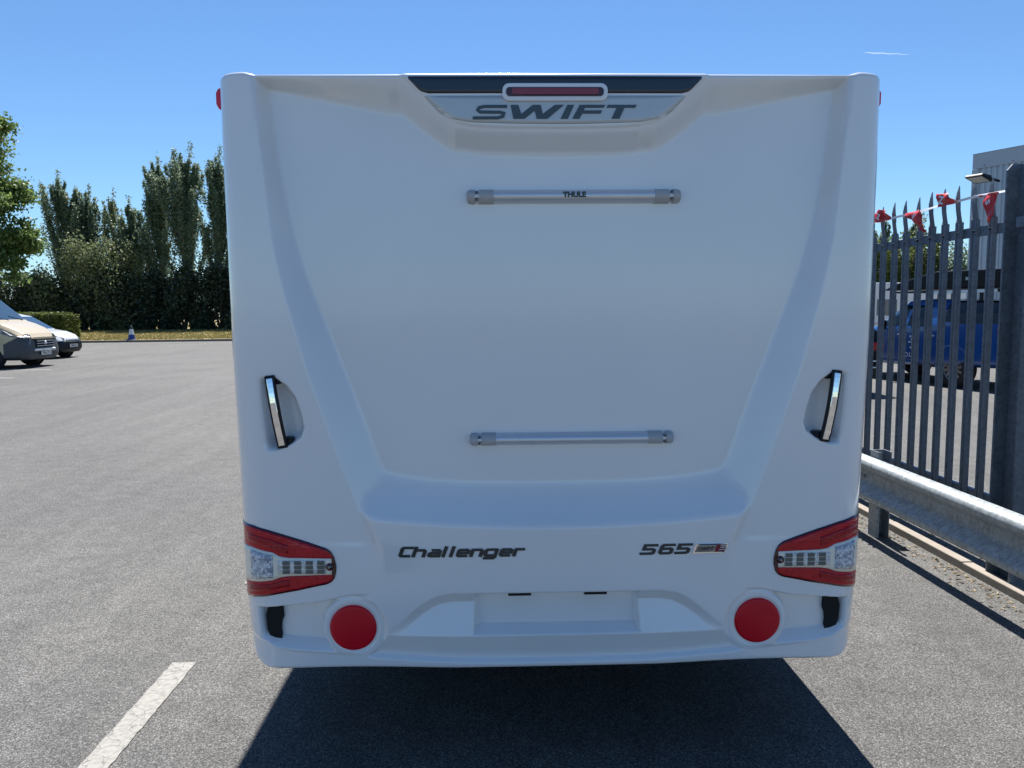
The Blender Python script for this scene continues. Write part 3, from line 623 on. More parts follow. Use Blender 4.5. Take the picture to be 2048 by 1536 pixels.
LIT = leaf_mat('dry_litter', (.34, .27, .16), (.16, .12, .07), .1, .8)
n = 1500; lx = 2.655-np.abs(rng.normal(0, .09, n)); ly = rng.uniform(.4, 6, n); k_ = n//2; lx[:k_] = rng.uniform(2.755, 3.0, k_)
A_ = rng.uniform(0, 6.28, n); sz = rng.uniform(.004, .013, n); dxy = np.stack([np.cos(A_), np.sin(A_)], 1)*sz[:, None]; c_ = np.stack([lx, ly], 1); up_ = rng.uniform(.002, .012, n)
p0 = np.c_[c_+dxy*1.6, up_]; p1 = np.c_[c_+dxy[:, ::-1]*[-.6, .6], np.full(n, .003)]; p2 = np.c_[c_-dxy*1.6, up_*.6]; p3 = np.c_[c_-dxy[:, ::-1]*[-.6, .6], up_+.002]
o = link('leaf_litter', np_mesh('leaf_litter', np.stack([p0, p1, p2, p3], 1).reshape(-1, 3), np.arange(4*n).reshape(n, 4)), LIT); tag(o, 'scattered dry leaf litter along the concrete edging', 'litter', kind='stuff')

# ------------------------------------------------------------------ crash barrier
barrier = empty('crash_barrier', (2.42, 2.57, 0), 0, 'galvanised corrugated crash barrier rail on steel post beside the caravan', 'barrier')
BP = [(.030, .268), (.018, .262), (-.030, .278), (-.048, .288), (-.050, .318), (-.044, .332), (.026, .378), (.030, .392), (.030, .446), (.026, .460), (-.044, .506), (-.050, .520), (-.048, .550), (-.030, .560), (.018, .576), (.030, .570)]
def beam(y0, y1, dx):
    mb = MB(); v = []; fc = []; n = len(BP); ysx = np.linspace(y0, y1, 24)
    for y in ysx: v += [(a+dx, y-2.57, b) for a, b in BP]+[(a+dx+.004, y-2.57, b) for a, b in BP]
    m2 = 2*n
    for i in range(len(ysx)-1):
        for j in range(n-1):
            fc.append((i*m2+j, i*m2+j+1, (i+1)*m2+j+1, (i+1)*m2+j)); fc.append((i*m2+n+j, (i+1)*m2+n+j, (i+1)*m2+n+j+1, i*m2+n+j+1))
        for j in (0, n-1): fc.append((i*m2+j, (i+1)*m2+j, (i+1)*m2+n+j, i*m2+n+j))
    for i in (0, len(ysx)-1): fc += [(i*m2+j, i*m2+j+1, i*m2+n+j+1, i*m2+n+j) for j in range(n-1)]
    o = obj('beam', [(p[0]-0, p[1], p[2]) for p in v], fc, GALV, barrier, True); es = o.modifiers.new('e', 'EDGE_SPLIT'); es.split_angle = math.radians(62); return o
beam(-1.2, 2.82, .0); beam(2.70, 7.2, .0055)
for y in (2.57, 4.97, .17):
    mb = MB(); mb.box((.052, y-2.57-.055, -.1), (.057, y-2.57+.055, .615)); mb.box((.057, y-2.57+.050, -.1), (.15, y-2.57+.055, .615)); mb.box((.145, y-2.57-.05, -.1), (.15, y-2.57+.050, .615)); mb.box((.057, y-2.57-.055, -.1), (.075, y-2.57-.050, .615))
    mb.build('post', GALVD, barrier)
    for dy, zz, xx in ((.16, .545, -.052), (.10, .545, -.052), (.16, .42, .024), (.08, .42, .024), (.16, .300, -.052), (.10, .300, -.052)) if abs(y-2.57) < .1 else ((0, .42, .024),):
        MB().lathe([(0, -.012), (.009, -.010), (.013, -.004), (.014, .006)], 10, 'x', (xx, y-2.57+dy, zz)).build('bolt', SCREW, barrier, True)
MB().box((-.0545, 1.62-2.57, .410), (-.05, 1.72-2.57, .416)) and None

# ------------------------------------------------------------------ bunting
tape = empty('bunting_tape', (2.80, 2.5, 2.29), 0, 'string of red pennant bunting on white tape tied along the fence top', 'bunting')
st = [(3.9, 2.275), (3.403, 2.283), (3.079, 2.288), (2.883, 2.288), (2.675, 2.290), (2.463, 2.298), (2.25, 2.299), (2.102, 2.303), (1.857, 2.296), (1.65, 2.292), (1.45, 2.289)]
mb = MB(); v = []
for i, (y, z) in enumerate(st):
    tw = .6*math.sin(i*1.7); h = .008
    v += [(-.002+h*math.sin(tw), y-2.5, z-2.29+h*math.cos(tw)), (-.002-h*math.sin(tw), y-2.5, z-2.29-h*math.cos(tw))]
mb.add(v, [(2*i, 2*i+1, 2*i+3, 2*i+2) for i in range(len(st)-1)]); o = mb.build('tape', TAPE, tape); sm = o.modifiers.new('s', 'SOLIDIFY'); sm.thickness = .0012
FL = [([(3.354,2.283),(3.341,2.347),(3.222,2.37),(3.139,2.352),(3.163,2.31),(3.079,2.292),(3.079,2.282),(3.202,2.271)], 'N', (3.23, 2.315), .06, 70),
 ([(2.884,2.294),(2.686,2.302),(2.679,2.285),(2.668,2.204),(2.593,2.136),(2.608,2.129),(2.734,2.206),(2.823,2.278),(2.883,2.282)], 'S', (2.73, 2.262), .06, -60),
 ([(2.472,2.288),(2.451,2.372),(2.329,2.363),(2.313,2.329),(2.259,2.298),(2.271,2.29),(2.416,2.286)], 'N', (2.40, 2.325), .075, 80),
 ([(2.027,2.303),(1.858,2.299),(1.85,2.287),(1.875,2.283),(1.872,2.158),(1.917,2.121),(1.936,2.128),(1.97,2.223),(1.979,2.288),(2.03,2.292)], 'S', (1.915, 2.245), .055, -80)]
for k, (pl, ch, tc_, size, rot) in enumerate(FL):
    cy = sum(p[0] for p in pl)/len(pl); cz = sum(p[1] for p in pl)/len(pl)
    bm = bmesh.new(); vs = [bm.verts.new((-.012, p[0]-2.5, p[1]-2.29)) for p in pl]; fa = bm.faces.new(vs); bmesh.ops.triangulate(bm, faces=[fa]); bmesh.ops.subdivide_edges(bm, edges=bm.edges[:], cuts=3, use_grid_fill=True)
    for q in bm.verts:
        a, b = q.co.y*46+k*2, q.co.z*60; q.co.x += .010*math.sin(a+b*.6)+.006*math.sin(b*1.3-a*.4)-(.01 if q.co.z > .03 else 0)
    me = bpy.data.meshes.new('flag'); bm.to_mesh(me); bm.free(); fo = link('flag', fixn(me), FLAGR, tape, True); sm = fo.modifiers.new('s', 'SOLIDIFY'); sm.thickness = .001
    Mx = Matrix.Translation((-.032, tc_[0]-2.5, tc_[1]-2.29)) @ Matrix.Rotation(-math.pi/2, 4, 'Z') @ Matrix.Rotation(math.pi/2, 4, 'X') @ Matrix.Rotation(math.radians(rot), 4, 'Z')
    text_mesh('flag_letter', ch, size, .0003, WHITEPAINT, fo, Mx, bold=.002)

# ------------------------------------------------------------------ vehicles
def profile(zb, zm, zt, wl, wm, wt):
    return [(0, zb), (wl*.8, zb), (wl, zb+.08), (wm, zb+(zm-zb)*.5), (wm-.005, zm), ((wm+wt)/2+.015, zm+(zt-zm)*.5), (wt, zt-(zt-zm)*.16-.02), (wt-.09, zt-.012), (wt*.5, zt-.003), (0, zt)]
def cat_interp(xs, Ys, x):
    return np.array([np.interp(x, xs, Ys[:, k]) for k in range(Ys.shape[1])])
def vehicle(root, stations, classify, mats, dx=.022, sub=8):
    st = np.array(sorted(stations)); xs_ = st[:, 0]; par = st[:, 1:]
    xx = np.unique(np.concatenate([np.arange(xs_[0], xs_[-1], dx), xs_])); rows = []
    for x in xx:
        pr = np.array(profile(*[np.interp(x, xs_, par[:, k]) for k in range(6)])); fine = []
        n = len(pr)
        for i in range(n-1):
            p0, p1, p2, p3 = pr[max(i-1, 0)], pr[i], pr[i+1], pr[min(i+2, n-1)]
            for j in range(sub):
                t = j/sub; q = .5*((2*p1)+(-p0+p2)*t+(2*p0-5*p1+4*p2-p3)*t*t+(-p0+3*p1-3*p2+p3)*t**3); lin = p1+(p2-p1)*t
                fine.append(q*.55+lin*.45)
        fine.append(pr[-1]); fine = np.array(fine); fine[:, 0] = np.maximum(fine[:, 0], 0)
        full = np.concatenate([fine, fine[::-1][1:-1]*np.array([-1, 1])]); rows.append([(x, a, b) for a, b in full])
    k = len(rows[0]); parts = {}
    def addf(q):
        c = np.mean(q, axis=0); nrm = np.cross(np.array(q[1])-q[0], np.array(q[2])-q[0]); ln = np.linalg.norm(nrm)
        key = classify(*c, *(nrm/ln if ln > 1e-9 else (0, 0, 0))); key = (key, c[1] > 0, c[0] > -2.58) if key == 'win' else (key,); parts.setdefault(key, []).append(q)
    for i in range(len(rows)-1):
        for j in range(k): addf([rows[i][j], rows[i][(j+1) % k], rows[i+1][(j+1) % k], rows[i+1][j]])
    for rw in (rows[0], rows[-1]):
        h = k//2
        for j in range(h): addf([rw[j], rw[j+1], rw[(k-j-1) % k], rw[(k-j) % k]])
    for key, qs in parts.items():
        vm = {}; fc = []
        for q in qs:
            ids = []
            for p in q:
                kk = tuple(round(float(c), 4) for c in p); vm.setdefault(kk, len(vm)); ids.append(vm[kk])
            ids2 = list(dict.fromkeys(ids))
            if len(ids2) > 2: fc.append(ids2)
        nm, m = mats[key[0]]; o = obj(nm, list(vm), fc, m, root, True); es = o.modifiers.new('e', 'EDGE_SPLIT'); es.split_angle = math.radians(38)
def wheels(root, pos, rad, wid, spokes=5, rimcol=ALU):
    for (x, y) in pos:
        s = 1 if y > 0 else -1
        MB().lathe([(0, 0), (rad*1.16, 0), (rad*1.18, .012), (rad*1.16, .0), (0, -.02)], 36, 'y', (x, y+s*.012, rad*1.0)).build('wheel_arch', VOID, root)
        t = MB().lathe([(rad*.64, -wid/2), (rad*.95, -wid/2), (rad, -wid/2+.03), (rad, wid/2-.03), (rad*.95, wid/2), (rad*.64, wid/2)], 36, 'y', (x, y-s*(wid/2-.035), rad)).build('wheel', RUBBER, root, True)
        yo = y+s*.012
        MB().lathe([(rad*.66, yo+s*.012), (rad*.60, yo+s*.006), (rad*.56, yo-s*.04), (0, yo-s*.05)], 32, 'y', (x, 0, rad)).build('rim', SCREW, t, True)
        mb = MB()
        for i in range(spokes):
            a = 2*math.pi*i/spokes+.3; d = Vector((math.cos(a), math.sin(a))); n2 = Vector((-d.y, d.x)); pl = [d*.02+n2*.045*rad*2, d*rad*.6+n2*.03*rad*2.2, d*rad*.6-n2*.03*rad*2.2, d*.02-n2*.045*rad*2]
            mb.prism([tuple(p) for p in pl], lambda p, q: (x+p, yo-s*.03, rad+q), lambda p, q: (x+p, yo+s*.008, rad+q))
        mb.lathe([(0, yo+s*.02), (rad*.14, yo+s*.018), (rad*.16, yo-s*.02)], 16, 'y', (x, 0, rad)); mb.build('spokes', rimcol, t)
GLASS = mat('tinted_vehicle_glass', (.03, .05, .06), .04, spec=.9, coat=.8, var=.05)
CREAMP = mat('cream_vehicle_paint', (.50, .41, .26), .3, coat=.6, var=.04)
DGREY = mat('grey_bumper_plastic', (.055, .062, .07), .5, var=.12, vscale=12)
HEADL = lens_mat('headlamp_glass', (.06, .07, .08), (.35, .37, .4), 30, .08)
PLATEW = mat('white_number_plate', (.75, .75, .70), .35, var=.04)
WPAINT = mat('white_vehicle_paint', (.62, .64, .66), .25, coat=.6, var=.03)
BLUEP = mat('blue_vehicle_paint', (.010, .072, .26), .25, coat=.5, var=.08, vscale=3)
BLKP = mat('black_vehicle_paint', (.008, .010, .013), .3, coat=.0, spec=.12, var=.1)
DGLASS = mat('dark_privacy_glass', (.008, .011, .014), .06, spec=.25, var=.05)
def num_plate(root, x, z, txt, w_=.52, rot=0.):
    b = MB().box((x, -w_/2, z-.056), (x+.012, w_/2, z+.056)).build('number_plate', PLATEW, root)
    text_mesh('plate_text', txt, .105, .0008, LETTER_D, b, Matrix.Translation((x+.0135, 0, z)) @ Matrix.Rotation(math.pi/2, 4, 'Z') @ Matrix.Rotation(math.pi/2, 4, 'X'), bold=.002, xs=.82)
# camper van cab (heading +X)
van = empty('camper_van', (-14.02, 21.45, 0), 0, 'cream camper van with dark grey bumper parked at the left edge', 'van')
def cls_van(x, y, z, nx, ny, nz):
    if -1.76 < x < -.98 and z > 1.42 and abs(y) < .80 and (nz > .3 or nz < -.3 or True) and abs(y) < .80 and z > 1.4+(-x-.95)*.62: return 'glass'
    if -2.35 < x < -1.22 and 1.36 < z < 2.02 and abs(y) > .80 and z < 1.42+(-x-1.0)*.80: return 'win'
    if z < .92-.0*x+.55*min(0, x+.25) and x > -.62: return 'bump'
    if z < .42: return 'bump'
    return 'body'
vehicle(van, [(0, .36, .52, .78, .66, .74, .60), (-.05, .26, .60, .92, .80, .86, .68), (-.16, .24, .80, 1.04, .93, .97, .80), (-.40, .24, .95, 1.20, 1.0, 1.015, .90), (-.72, .24, 1.06, 1.34, 1.02, 1.025, .93), (-.95, .24, 1.12, 1.42, 1.025, 1.025, .90),
  (-1.75, .24, 1.25, 2.13, 1.025, 1.025, .80), (-2.05, .24, 1.3, 2.27, 1.025, 1.025, .82), (-2.6, .24, 1.3, 2.42, 1.025, 1.025, .86), (-5.4, .24, 1.3, 2.42, 1.025, 1.025, .86), (-5.5, .35, 1.3, 2.3, .98, 1.0, .82)],
  cls_van, {'glass': ('windscreen', GLASS), 'win': ('side_window', GLASS), 'bump': ('bumper', DGREY), 'body': ('body_shell', CREAMP)}, sub=16)
wheels(van, [(-.98, -1.0), (-.98, 1.0), (-4.4, -1.0), (-4.4, 1.0)], .345, .22, 8, GREYPL)
g = MB().box((-.10, -.46, .60), (.035, .46, .86)).build('grille', VOID, van, bevel=.03)
for zz in (.655, .73, .80): MB().box((.03, -.44, zz-.008), (.048, .44, zz+.008)).build('grille_bar', ALU, g)
MB().lathe([(0, .06), (.05, .058), (.06, .045), (.06, .02)], 18, 'x', (0, 0, .745)).build('emblem', ALU, g, True)
MB().prism([(-.56, .90), (.56, .90), (.58, .875), (.48, .865), (-.48, .865), (-.58, .875)], lambda a, b: (-.12, a, b), lambda a, b: (.03, a, b)).build('grille_trim', CREAMP, van)
MB().box((-.05, -.55, .50), (.05, .55, .575)).build('bumper_bar', ALU, van, bevel=.02)
for s in (-1, 1):
    hl = MB().add([(-.06, s*.62, .98), (-.62, s*1.0, 1.12), (-.66, s*1.03, 1.06), (-.40, s*1.028, .98), (-.10, s*.88, .90), (-.02, s*.64, .915)], [(0, 1, 2, 3, 4, 5)]); o = hl.build('headlight', HEADL, van); sm = o.modifiers.new('s', 'SOLIDIFY'); sm.thickness = .05; sm.offset = 0
    mi = MB(); mi.box((-1.65, min(s*1.06, s*1.22), 1.38), (-1.55, max(s*1.06, s*1.22), 1.68)); mi.box((-1.63, min(s*.95, s*1.08), 1.42), (-1.58, max(s*.95, s*1.08), 1.5)); mi.build('mirror', BLACK, van, bevel=.03)
mb = MB(); mb.tube([(-.97, -.1, 1.435), (-1.1, -.62, 1.545)], .012, 6); mb.build('wiper', BLACK, van); mb = MB(); mb.tube([(-.97, .6, 1.44), (-1.1, .1, 1.555)], .012, 6); mb.build('wiper', BLACK, van)
num_plate(van, .045, .43, 'WF65 ZYH')
# small white car behind it
car = empty('white_car', (-15.75, 26.3, 0), 0, 'small white car with black bumper parked beyond the camper van', 'car')
def cls_car(x, y, z, nx, ny, nz):
    if -1.72 < x < -1.02 and z > 1.02+(-x-.95)*.62 and abs(y) < .70: return 'glass'
    if -3.6 < x < -1.3 and 1.02 < z < 1.50 and abs(y) > .66 and z < 1.05+(-x-1.1)*.75: return 'win'
    if z < .62 and x > -.45: return 'bump'
    if z < .34: return 'bump'
    return 'body'
vehicle(car, [(0, .30, .42, .62, .55, .62, .5), (-.06, .22, .50, .74, .68, .76, .60), (-.22, .20, .62, .86, .80, .84, .70), (-.55, .20, .78, .98, .85, .87, .76), (-1.0, .20, .88, 1.06, .87, .875, .78), (-1.75, .20, .98, 1.55, .87, .875, .62), (-2.2, .20, 1.0, 1.64, .87, .875, .62), (-3.6, .20, 1.0, 1.60, .87, .875, .62), (-4.0, .24, 1.0, 1.2, .84, .85, .7), (-4.1, .35, .8, 1.0, .8, .82, .65)],
  cls_car, {'glass': ('windscreen', GLASS), 'win': ('side_window', GLASS), 'bump': ('bumper', BLACK), 'body': ('body_shell', WPAINT)})
wheels(car, [(-.78, -.85), (-.78, .85), (-3.3, -.85), (-3.3, .85)], .31, .2, 6)
g = MB().box((-.10, -.42, .58), (.02, .42, .68)).build('grille', VOID, car, bevel=.02)
for zz in (.605, .65): MB().box((.0, -.44, zz-.007), (.034, .44, zz+.007)).build('grille_bar', ALU, g)
for s in (-1, 1):
    o = MB().add([(-.05, s*.50, .72), (-.50, s*.80, .90), (-.55, s*.865, .82), (-.30, s*.84, .70), (-.08, s*.70, .62), (-.02, s*.50, .645)], [(0, 1, 2, 3, 4, 5)]).build('headlight', HEADL, car); sm = o.modifiers.new('s', 'SOLIDIFY'); sm.thickness = .06; sm.offset = 0
num_plate(car, .035, .45, 'WM60 LJC')

# ------------------------------------------------------------------ blue pickup behind the fence
PH = math.radians(90+11)
pick = empty('pickup_truck', (9.18, 16.55, 0), PH, 'blue pickup truck with roof box seen through the palisade fence', 'pickup')
def cls_pick(x, y, z, nx, ny, nz):
    if -2.25 < x < -1.55 and z > 1.2+(-x-1.5)*.7 and abs(y) < .72: return 'glass'
    if -3.15 < x < -1.75 and 1.20 < z < 1.66 and abs(y) > .62 and z < 1.2+(-x-1.6)*.75 and not (-2.62 < x < -2.54): return 'win'
    if x < -3.62 and z > 1.30: return 'canopy'
    if z < .45: return 'sill'
    return 'body'
vehicle(pick, [(0, .45, .6, .9, .7, .8, .6), (-.1, .38, .75, 1.05, .82, .88, .7), (-.5, .36, .95, 1.12, .9, .91, .76), (-1.45, .36, 1.05, 1.2, .9, .915, .78), (-2.3, .36, 1.17, 1.76, .9, .915, .64), (-2.8, .36, 1.18, 1.80, .9, .915, .64), (-3.5, .36, 1.25, 1.78, .9, .915, .66), (-3.7, .40, 1.28, 1.76, .9, .915, .74), (-5.1, .46, 1.30, 1.74, .9, .91, .74), (-5.2, .55, 1.30, 1.55, .88, .89, .74)],
  cls_pick, {'glass': ('windscreen', GLASS), 'win': ('side_window', DGLASS), 'canopy': ('canopy', DGLASS), 'sill': ('side_step', DGREY), 'body': ('body_shell', BLUEP)})
wheels(pick, [(-.95, -.87), (-.95, .87), (-3.95, -.87), (-3.95, .87)], .385, .25, 12, SCREW)
for s in (-1, 1):
    tl = MB().box((-5.24, min(s*.72, s*.93), .95), (-5.02, max(s*.72, s*.93), 1.27)).build('tail_light', RED_L, pick, bevel=.02)
    MB().box((-2.05, min(s*.93, s*1.1), 1.12), (-1.93, max(s*.93, s*1.1), 1.34)).build('mirror', BLACK, pick, bevel=.03)
    for x in (-2.45, -3.35): MB().box((x-.1, min(s*.90, s*.935), 1.02), (x+.08, max(s*.90, s*.935), 1.05)).build('door_handle', CHROME, pick, bevel=.008)
    MB().box((-3.9, min(s*.88, s*.935), 1.275), (-5.0+1.0, max(s*.88, s*.935), 1.28)).build('bed_rail_trim', BLUEP, pick) if False else None
    mb = MB()
    for i in range(11):   # wheel arch lip
        a = math.pi*i/10
    mb.tube([(-3.95+.47*math.cos(math.pi*i/14), s*.905, .385+.47*math.sin(math.pi*i/14)) for i in range(15)], .022, 6); mb.build('arch_lip', BLUEP, pick, True)
MB().box((-5.36, -.85, .46), (-5.2, .85, .60)).build('rear_bumper', ALU, pick, bevel=.03)
MB().box((-3.0, .905, .40), (-1.4, 1.0, .45)).build('step_bar', GREYPL, pick, bevel=.02)
rk = MB(); rk.box((-4.6, -.68, 1.93), (-1.9, -.64, 1.97)); rk.box((-4.6, .64, 1.93), (-1.9, .68, 1.97))
for i in range(6): rk.box((-4.6+i*.53, -.64, 1.935), (-4.55+i*.53, .64, 1.965))
for x in (-2.2, -3.2, -4.3):
    for s in (-1, 1): rk.box((x-.03, s*.62-.02, 1.72), (x+.03, s*.62+.02, 1.93))
rk.build('roof_rack', BLACK, pick)
MB().box((-4.75, .70, 1.90), (-3.0, .73, 1.96)).build('cross_bar', ALU, pick)
MB().prism([(-5.0, 1.985), (-4.95, 2.34), (-3.2, 2.36), (-2.0, 2.14), (-1.6, 2.0)], lambda a, b: (a, -.62, b), lambda a, b: (a, .74, b)).build('roof_box', BLKP, pick, bevel=.03)
MB().box((-4.2, .745, 2.15), (-4.02, .752, 2.21)).build('roof_box_label', GREYPL, pick)
yl = MB().box((-1.92, .918, .86), (-1.66, .924, 1.06)).build('yellow_sticker', mat('yellow_print', (.65, .42, .02), .4, var=.1), pick)
MB().box((-1.85, .924, .92), (-1.74, .9265, 1.0)).build('sticker_mark', LETTER_D, yl)
Mt = Matrix.Rotation(math.pi, 4, 'Z') @ Matrix.Rotation(math.pi/2, 4, 'X')
text_mesh('door_lettering', '.CO.UK', .13, .001, WHITEPAINT, pick, Matrix.Translation((-2.72, .925, .60)) @ Mt, bold=.002)
for k, (zz, ln) in enumerate(((1.0, .22), (.94, .18), (.88, .25), (.82, .16), (.76, .2))):
    mb = MB()
    for j in range(4): mb.box((-2.98+j*ln/3.5, .9225, zz-.018), (-2.98+(j+.72)*ln/3.5, .9245, zz+.018))
    mb.build('door_print', WHITEPAINT, pick)
suv = empty('black_suv', (5.85, 16.2, 0), math.radians(90+4), 'black estate car half hidden between caravan and blue pickup', 'car')
def cls_suv(x, y, z, nx, ny, nz):
    if z > 1.1 and z < 1.62 and abs(y) > .6 and x < -1.6: return 'win'
    if x < -4.55 and 1.1 < z < 1.6: return 'win'
    return 'body'
vehicle(suv, [(0, .35, .6, .85, .7, .8, .6), (-.2, .28, .8, 1.0, .88, .9, .7), (-1.4, .26, 1.0, 1.12, .92, .93, .78), (-2.2, .26, 1.08, 1.72, .92, .93, .66), (-4.3, .28, 1.1, 1.74, .92, .93, .68), (-4.75, .34, 1.0, 1.3, .88, .9, .74), (-4.85, .45, .8, .95, .82, .85, .7)], cls_suv, {'win': ('side_window', DGLASS), 'body': ('body_shell', BLKP)})
wheels(suv, [(-.9, -.9), (-.9, .9), (-3.8, -.9), (-3.8, .9)], .36, .24, 5)
for s in (-1, 1): MB().box((-4.86, min(s*.62, s*.90), .82), (-4.6, max(s*.62, s*.90), .98)).build('tail_light', RED_D, suv, bevel=.02)
for zz in (.5, .62): MB().box((-4.88, -.8, zz), (-4.8, .84, zz+.02)).build('bumper_trim', ALU, suv)
# parked caravans further off
def small_caravan(loc, rz, L, H, label):
    o = empty('parked_caravan', loc, rz, label, 'caravan', 'caravans parked beyond the pickup')
    pl = [(-L/2, .5), (-L/2-.08, 1.3), (-L/2+.1, H-.1), (-L/2+.35, H), (L/2-.4, H), (L/2-.08, H-.25), (L/2+.1, 1.2), (L/2, .5)]
    MB().prism(pl, lambda a, b: (a, -1.1, b), lambda a, b: (a, 1.1, b)).build('body_shell', WPAINT, o, bevel=.06)
    for x, w_ in ((-L*.28, .9), (L*.10, .7), (L*.34, .5)):
        for s in (-1, 1):
            wn = MB().box((x-w_/2, min(s*1.10, s*1.12), 1.3), (x+w_/2, max(s*1.10, s*1.12), 1.95)).build('window', GLASS, o, bevel=.03)
    for s in (-1, 1):
        t = MB().lathe([(.17, -.09), (.30, -.09), (.31, 0), (.30, .09), (.17, .09)], 20, 'y', (0, s*1.0, .31)).build('wheel', RUBBER, o, True)
        MB().box((-L/2+.05, min(s*1.1, s*1.115), .95), (L/2-.05, max(s*1.1, s*1.115), 1.02)).build('side_stripe', GREYPL, o)
    return o
small_caravan((17.2, 29.5, 0), math.radians(8), 5.6, 2.62, 'white caravan parked beyond the bonnet of the blue pickup')
small_caravan((24.6, 31.0, 0), math.radians(62), 5.2, 2.75, 'white caravan behind the roof box of the blue pickup')

# ------------------------------------------------------------------ corrugated building with floodlight
bd_ = empty('corrugated_building', (14.03, 20.0, 0), 0, 'pale grey corrugated metal building at the right edge behind the fence', 'building')
SHEET = mat('grey_corrugated_cladding', (.44, .48, .52), .4, metal=.3, var=.08, vscale=1.5)
TRIM = mat('grey_roof_flashing', (.42, .45, .48), .45, metal=.3, var=.08, vscale=2)
d1 = Vector((.43, -.903, 0)); d2 = Vector((.903, .43, 0)); H = 6.05
mb = MB()
def corr(mb, o, d, nrm, L, z0, z1, p=.165, dep=.035):
    pts = []; k = int(L/p)
    for i in range(k):
        for a, h in ((0, 0), (.28, 0), (.42, 1), (.82, 1), (.96, 0)): pts.append(o+d*((i+a)*p)+nrm*(h*dep))
    n = len(pts); mb.add([(q.x, q.y, z0) for q in pts]+[(q.x, q.y, z1) for q in pts], [(i, i+1, n+i+1, n+i) for i in range(n-1)])
nrm1 = Vector((-.903, -.43, 0)); corr(mb, Vector((0, 0, 0)), d1, nrm1, 9, 0, H-.02); mb.build('wall_cladding', SHEET, bd_)
mb = MB(); corr(mb, Vector((0, 0, 0)), d2, -d1, 10, 0, H-.02); mb.build('wall_cladding', SHEET, bd_)
def obox(mb, o, d, n_, a0, a1, b0, b1, z0, z1):
    v = [o+d*a+n_*b for a in (a0, a1) for b in (b0, b1)]; mb.add([(q.x, q.y, z) for z in (z0, z1) for q in v], [(0, 1, 3, 2), (4, 6, 7, 5), (0, 2, 6, 4), (1, 5, 7, 3), (0, 4, 5, 1), (2, 3, 7, 6)])
mb = MB(); obox(mb, Vector((0, 0, 0)), d1, nrm1, -.05, 9.05, .037, .06, H-.42, H); obox(mb, Vector((0, 0, 0)), d1, nrm1, -.05, 9.05, -.4, .075, H, H+.02); fl = mb.build('roof_flashing', TRIM, bd_)
mb = MB(); obox(mb, Vector((0, 0, 0)), d1, nrm1, -.06, .13, .038, .058, 0, H-.43); mb.build('corner_flashing', TRIM, bd_)
for i in range(10):
    q = d1*(.3+i*.8)+nrm1*.06; MB().lathe([(0, -.02), (.02, -.015), (.025, 0)], 8, 'y', (q.x, q.y, H-.36)).build('screw', SCREW, fl)
mb = MB(); q = [Vector((0, 0, 0)), d1*9, d1*9+d2*10, d2*10]; mb.add([(p.x, p.y, H-.03) for p in q], [(0, 1, 2, 3)]); mb.build('roof', TRIM, bd_)
lamp = empty('floodlight', (13.38, 18.50, 5.08), 0, 'black floodlight bracketed to the corrugated building wall', 'floodlight')
lo = Vector((0, 0, 0)); mb = MB(); aw = nrm1
lv = [lo+d1*a+aw*b+Vector((0, 0, c)) for (a, b, c) in ((-.25, .55, .06), (.25, .55, .06), (.25, .05, -.08), (-.25, .05, -.08), (-.25, .50, .12), (.25, .50, .12), (.20, .05, .10), (-.20, .05, .10))]
mb.add(lv, [(0, 1, 2, 3), (4, 7, 6, 5), (0, 4, 5, 1), (1, 5, 6, 2), (2, 6, 7, 3), (3, 7, 4, 0)]); mb.build('lamp_body', BLACK, lamp, bevel=.02)
lv2 = [lo+d1*a+aw*b+Vector((0, 0, c)) for (a, b, c) in ((-.20, .48, .038), (.20, .48, .038), (.20, .12, -.063), (-.20, .12, -.063))]; mb = MB(); mb.add([p+Vector((0, 0, -.004)) for p in lv2]+[p+Vector((0, 0, .01)) for p in lv2], [(0, 1, 2, 3), (4, 5, 6, 7), (0, 1, 5, 4), (1, 2, 6, 5), (2, 3, 7, 6), (3, 0, 4, 7)]); mb.build('lamp_glass', mat('lamp_glass', (.5, .5, .45), .3, var=.05), lamp)
mb = MB(); p0 = d1*.05; mb.tube([(0, 0, .12), tuple(-aw*.25+Vector((0, 0, .06))), tuple(-aw*.62+Vector((0, 0, .02)))], .035, 8); mb.build('bracket', BLACK, lamp)

# ------------------------------------------------------------------ verge, kerb, cone, hedge
def verge_z(y): return .12+.0125*max(0, y-41)
vx = [-90, -60, -40, -30, -25, -20, -15, -8, 0, 12, 25, 45]; vv = []; vf = []
for x in vx:
    k = kerb_y(min(x, -15))+(0 if x <= -15 else (x+15)*.06)
    for y in (k+.12, k+2, k+6, 55, 62, 75, 110): vv.append((x, y, verge_z(y)))
for i in range(len(vx)-1):
    for j in range(6): vf.append((i*7+j, (i+1)*7+j, (i+1)*7+j+1, i*7+j+1))
vg = obj('grass_verge', vv, vf, GRASS_G, fix=False); tag(vg, kind='structure')
KERB = mat('kerb_concrete', (.20, .17, .14), .9, var=.3, vscale=4, bump=.4, bscale=40)
kroot = obj('kerb_line', [(-90, kerb_y(-90)+.11, -.02), (-15, kerb_y(-15)+.11, -.02), (-15, kerb_y(-15)+.14, .1), (-90, kerb_y(-90)+.14, .1)], [(0, 1, 2, 3)], KERB, fix=False); tag(kroot, kind='structure')
km = None
for i in range(30):
    x = -42+i*.93
    if km is None: km = MB().box((0, -.02, -.1), (.915, .12, .125)).build('kerb_stone', KERB, kroot, bevel=.02); km.location = (x, kerb_y(x), 0); km.rotation_euler = (0, 0, .115)
    else: share(km, 'kerb_stone', kroot, (x, kerb_y(x), random.uniform(-.006, .006)), .115)
